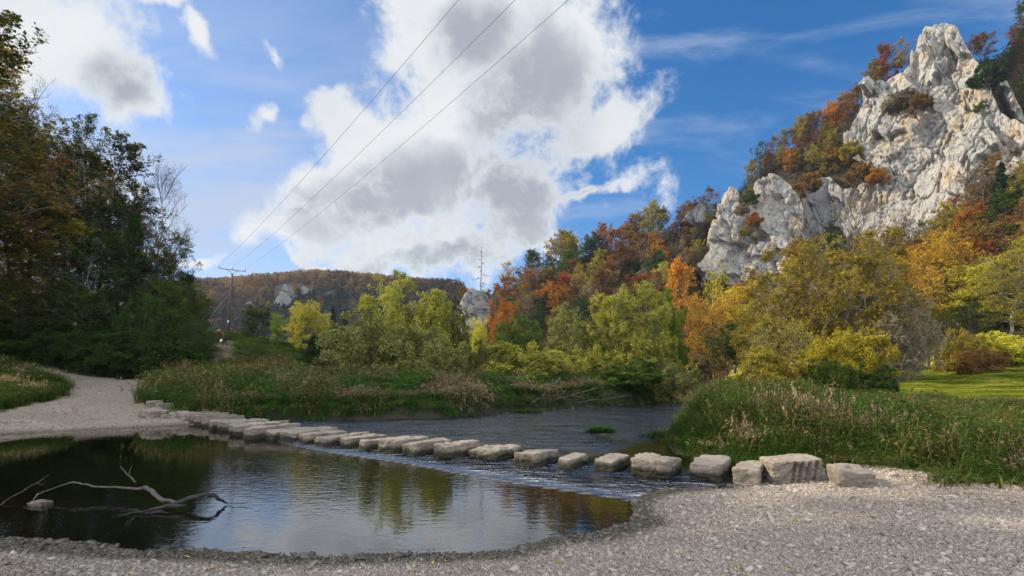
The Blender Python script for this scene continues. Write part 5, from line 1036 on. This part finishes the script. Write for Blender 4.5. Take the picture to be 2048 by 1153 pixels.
g = ~dry & (rs >= .62); scatter('bank_grass', G1 + GS, x[g], y[g], np.clip(h[g] * .95, .12, 1.1), np.full(g.sum(), 1.1), M_GRASS, 'long green grass on the right river bank', .5 + .5 * n[g], 16)
x, y, rd = fill(RB, 60, 17, .02); k = (rd < 1.1) & (y < 17); x, y = x[k], y[k]; scatter('waterside_grass', HN, x, y, np.random.RandomState(18).uniform(.15, .4, len(x)), np.full(len(x), .7), M_LUSH, 'low bright green herbs at the water edge of the right bank', seed=19)
# left mound, forest edge, embankment
x, y, rd = fill(LM, 22, 21, .2); n = pn(x, y, .4); h = (.2 + .4 * sstep(rd, .2, 2.5)) * (1 + .3 * n); g = n < .5
scatter('mound_grass', G1 + H1, x[g], y[g], h[g], np.full(g.sum(), 1.3), M_GRASS, 'green grass mound left of the gravel path', .35 + .5 * n[g], 22); g = ~g; scatter('dry_reeds', RD, x[g], y[g], h[g] * 1.1, np.full(g.sum(), 1.2), M_DRYG, 'brownish grass on the left mound', seed=23)
x, y, rd = fill([(-45, 28), (-31, 33), (-22.5, 33), (-19, 43), (-30, 46), (-50, 46)], 8, 24, .3); scatter('forest_floor_grass', G1 + H2, x, y, np.random.RandomState(25).uniform(.2, .5, len(x)), np.full(len(x), 1.6), M_HERB, 'dark grass and herbs along the forest edge', seed=26)
x, y, rd = fill([(-48, 62), (-44, 72), (-36, 74), (-18, 64), (-14, 48), (-22, 42), (-32, 45)], 6, 27, .3); scatter('embankment_grass', G1 + H2, x, y, np.random.RandomState(28).uniform(.3, .7, len(x)), np.full(len(x), 2.0), M_HERB, 'dark herbs covering the shaded embankment slope', seed=29)
# meadow
x, y, rd = fill([(13, 8), (17, 15), (16, 22), (19, 32), (24, 48), (40, 64), (75, 55), (60, 20), (30, 5)], 16, 33, .5); d_ = np.hypot(x, y); scatter('meadow_grass', GS, x, y, np.random.RandomState(34).uniform(.06, .16, len(x)) * (1 + .6 * pn(x, y, .3)), np.full(len(x), 1.7), M_MEADOW, 'short sunlit meadow grass at the right', .5 + .5 * pn(x, y, .25, 3), 35)
# small green islands at the water edge
for k, (px, py, w, h_, lab) in enumerate([(905, 833, .9, .35, 'bright grass tuft standing in the water before the far bank'), (1205, 866, .35, .3, 'small green tuft on the rock of the shoal'), (1335, 876, .6, .28, 'low green tuft in the shallows by the right bank'), (1052, 826, .8, .3, 'green tuft at the river edge under the pollard-like bush')]):
    D = EYE * F / (py - PYH); rng = np.random.RandomState(40 + k); n = 60; a = rng.uniform(0, 6.28, n); r = np.sqrt(rng.rand(n)) * w; cx = (px - PX0) / F * D; tv, tf, tt = [], [], []
    V_, F_, T_ = [], [], []; kk = 0
    for i in range(n):
        gv, gf, gt = (G1 + GS)[i % 7]; b = rng.uniform(0, 6.28); hh = h_ * rng.uniform(.6, 1.2) * (1.1 - .5 * r[i] / w); P = np.stack([gv[:, 0] * math.cos(b) - gv[:, 1] * math.sin(b) + math.cos(a[i]) * r[i], gv[:, 0] * math.sin(b) + gv[:, 1] * math.cos(b) + math.sin(a[i]) * r[i] * .6, gv[:, 2] * hh], 1)
        V_.append(P); F_.append(gf + kk); T_.append(gt); kk += len(P)
    o = link('grass_tuft', mesh_np('grass_tuft', np.concatenate(V_), np.concatenate(F_), {'tint': np.concatenate(T_)}, False), M_LUSH); o.location = (cx, D + .3, -.02); tag(o, lab, 'grass tuft', 'grass tufts in the water')

# ------------------------------------------------------------------ pebbles of the gravel beach
def make_pebbles():
    oc = np.array([[1, 0, 0], [-1, 0, 0], [0, 1, 0], [0, -1, 0], [0, 0, 1], [0, 0, -1]], float); tf = [[0, 2, 4], [2, 1, 4], [1, 3, 4], [3, 0, 4], [2, 0, 5], [1, 2, 5], [3, 1, 5], [0, 3, 5]]
    vs = [tuple(v) for v in oc]; mid = {}; fs = []
    def mp(a, b):
        k = (min(a, b), max(a, b))
        if k not in mid: m_ = np.array(vs[a]) + np.array(vs[b]); vs.append(tuple(m_ / np.linalg.norm(m_))); mid[k] = len(vs) - 1
        return mid[k]
    for a, b, c in tf: ab, bc, ca = mp(a, b), mp(b, c), mp(c, a); fs += [[a, ab, ca], [ab, b, bc], [ca, bc, c], [ab, bc, ca]]
    tv = np.array(vs); tf = np.array(fs); rng = np.random.RandomState(77)
    n = 520000; y = 3.2 * (9.6 / 3.2) ** rng.rand(n); x = rng.uniform(-1.2, 1.2, n) * (y + .4)
    sd = poly_sd(x, y, RIVER); be = poly_sd(x, y, BEACH); wb_ = .25 * fbm(np.stack([x, y, x * 0], 1) * 1.2, 3); k = (((sd > -.05) & (be + wb_ < .1)) | ((sd > -.9) & (sd < .0) & (be < .6) & (rng.rand(n) < .07 * np.exp(sd * 2.5)))); x, y, sd = x[k], y[k], sd[k]; n0 = len(x)
    tx, ty = rng.uniform(-33, -12, 26000), rng.uniform(14, 34, 26000); ts = poly_sd(tx, ty, RIVER); k = (poly_sd(tx, ty, TRACK) < .1) & (ts > -.2); x, y, sd = np.concatenate([x, tx[k]]), np.concatenate([y, ty[k]]), np.concatenate([sd, ts[k]]); n = len(x)
    s = np.exp(rng.normal(size=n) * .36) * .0074 * (1 + .06 * (y - 4)); big = rng.rand(n) < .012; s[big] *= 2.2; edge = (np.abs(sd) < .30) & (rng.rand(n) < .07); s[edge] *= rng.uniform(1.3, 2.6, edge.sum())
    s[n0:] = np.exp(rng.normal(size=n - n0) * .45) * .016
    z = ground(x, y); sdn = sd
    sc = np.stack([s * rng.uniform(.8, 1.6, n), s * rng.uniform(.7, 1.2, n), s * rng.uniform(.35, .75, n)], 1); a = rng.uniform(0, 6.28, n); ti = rng.normal(size=(n, 2)) * .3
    V_, F_, nvt, k0 = [], [], [], 0; fine = s > .016
    for tvv, tff, sel in ((tv, tf, fine), (oc, np.array([[0, 2, 4], [2, 1, 4], [1, 3, 4], [3, 0, 4], [2, 0, 5], [1, 2, 5], [3, 1, 5], [0, 3, 5]]), ~fine)):
        pk = rng.randint(8, size=n)
        for j in range(8):
            m_ = np.where(sel & (pk == j))[0]; p = (tvv * (1 + .25 * rng.normal(size=(len(tvv), 1))))[None] * sc[m_][:, None]; p[..., 2] += p[..., 0] * ti[m_][:, :1] + p[..., 1] * ti[m_][:, 1:]; c, sn = np.cos(a[m_])[:, None], np.sin(a[m_])[:, None]
            V_.append(np.stack([p[..., 0] * c - p[..., 1] * sn + x[m_][:, None], p[..., 0] * sn + p[..., 1] * c + y[m_][:, None], p[..., 2] + (z[m_] + sc[m_][:, 2] * .35)[:, None]], -1).reshape(-1, 3))
            F_.append((tff[None] + (np.arange(len(m_)) * len(tvv))[:, None, None]).reshape(-1, 3) + k0); k0 += len(m_) * len(tvv); nvt.append(np.repeat(m_, len(tvv)))
    vid = np.concatenate(nvt)
    wet = np.clip(sstep(-sd, -.55, -.18) + rng.normal(size=n) * .12, 0, 1) * (sd < .9) + sstep(x * -1, 1.5, 4.5) * .3 * (np.arange(n) < n0); tint = np.clip(rng.normal(size=n) * .2 + .5 + .12 * fbm(np.stack([x, y, x * 0], 1) * .9, 3), 0, 1)
    m, T = newmat('pebbles'); t = attr(T, 'tint'); w = attr(T, 'wet'); c = T.ramp(t, [(0, (.15, .12, .095)), (.35, (.25, .207, .168)), (.6, (.32, .27, .225)), (.85, (.38, .33, .285)), (1, (.52, .48, .43))])
    nz = T.noise(T.add('ShaderNodeNewGeometry').outputs['Position'], 120, 4); c = T.mixc(T.ss(nz, .45, .7, 0, .35), c, (.16, .13, .10)); c = T.mixc(T.math('MULTIPLY', w, .93), c, T.mixc(t, (.022, .02, .013), (.10, .085, .06)))
    c = T.mixc(T.math('MULTIPLY', T.ss(T.add('ShaderNodeSeparateXYZ', {0: T.add('ShaderNodeNewGeometry').outputs['Position']}).outputs[1], 10.5, 13.5), .7), c, (.23, .172, .125))
    out_(T, bsdf(T, c, T.ss(w, 0, 1, .85, .35)))
    me = mesh_np('gravel', np.concatenate(V_), np.concatenate(F_), {'tint': tint[vid], 'wet': np.clip(wet, 0, 1)[vid]})
    tag(link('gravel', me, m), 'beige and grey pebbles of the river beach and the track', kind='stuff')
make_pebbles()
def make_litter():
    rng = np.random.RandomState(5); n = 260; y = rng.uniform(3.6, 9, n); x = rng.uniform(-1.1, 1.1, n) * y; k = (poly_sd(x, y, RIVER) > .05) & ((x < 0) | (rng.rand(n) < .35)); x, y = x[k], y[k]; n = len(x); z = ground(x, y) + .025
    c = np.stack([x, y, z], 1); nv = nrm(rng.normal(size=(n, 3)) * .35 + [0, 0, 1]); a = nrm(np.cross(nv, rng.normal(size=(n, 3)))); b = np.cross(nv, a); s = rng.uniform(.012, .03, n)[:, None]
    v = np.stack([c - a * s, c - a * s * .2 + b * s * .6, c + a * s, c - a * s * .2 - b * s * .6], 1).reshape(-1, 3); m = mat_leaf('fallen_leaf', (.16, .06, .02), (.32, .20, .04), (.45, .36, .08), .1)
    tag(link('fallen_leaves', mesh_np('fallen_leaves', v, np.arange(4 * n).reshape(-1, 4), {'tint': np.repeat(rng.rand(n), 4)}, False), m), 'yellow and brown leaves strewn on the gravel', kind='stuff')
make_litter()

# ------------------------------------------------------------------ brushwood and fallen leaves under the slope trees
def make_undergrowth():
    rng = np.random.RandomState(8); n = 44000; px, D = rng.uniform(900, 2480, n), rng.uniform(42, 190, n) ; z0 = land_fast((px - PX0) / F * D, D); py = PYH - (z0 - EYE) / D * F; ok = (z0 > 5.0) & (py > 40); px, py, D = px[ok], py[ok], D[ok]
    x = (px - PX0) / F * D; z = ground(x, D); n = len(x); nl = 16; s0 = np.clip(D / 150, .4, 1.3)
    c = np.stack([x, D, z], 1)[:, None] + rng.normal(size=(n, nl, 3)) * (np.array([.9, .9, .0]) * s0[:, None, None]); c[:, :, 2] += rng.rand(n, nl) ** 1.3 * (1.4 + 1.6 * rng.rand(n, 1)) * s0[:, None]
    c = c.reshape(-1, 3); nv = nrm(rng.normal(size=c.shape) + [0, 0, .7]); a = nrm(np.cross(nv, rng.normal(size=c.shape))); b = np.cross(nv, a); s = (np.repeat(s0, nl) * rng.uniform(.12, .30, len(c)))[:, None]
    v = np.stack([c - a * s, c + b * s * .6, c + a * s, c - b * s * .6], 1).reshape(-1, 3); t = np.clip(.5 + .5 * fbm(np.stack([px / 30, py / 22, px * 0], 1), 3)[:, None] + rng.normal(size=(n, nl)) * .12, 0, 1).reshape(-1)
    m = mat_leaf('brushwood_leaf', (.018, .028, .008), (.055, .048, .014), (.15, .075, .02), .25)
    tag(link('undergrowth', mesh_np('undergrowth', v, np.arange(len(v)).reshape(-1, 4), {'tint': np.repeat(t, 4)}, False), m), 'brushwood and ferns under the slope trees', kind='stuff')
make_undergrowth()

# ------------------------------------------------------------------ autumn haze in the valley air
def make_haze():
    mb = MB(); mb.box((0, 20, 79.0), (2000, 2000, 166.0)); m, T = newmat('valley_air')
    v = T.add('ShaderNodeVolumePrincipled', {'Color': (.55, .70, .98, 1), 'Density': .00011, 'Anisotropy': .2}); o = T.add('ShaderNodeOutputMaterial'); T.l.new(v.outputs[0], o.inputs['Volume'])
    tag(link('haze', mb.mesh('haze', False), m), kind='stuff')
make_haze()
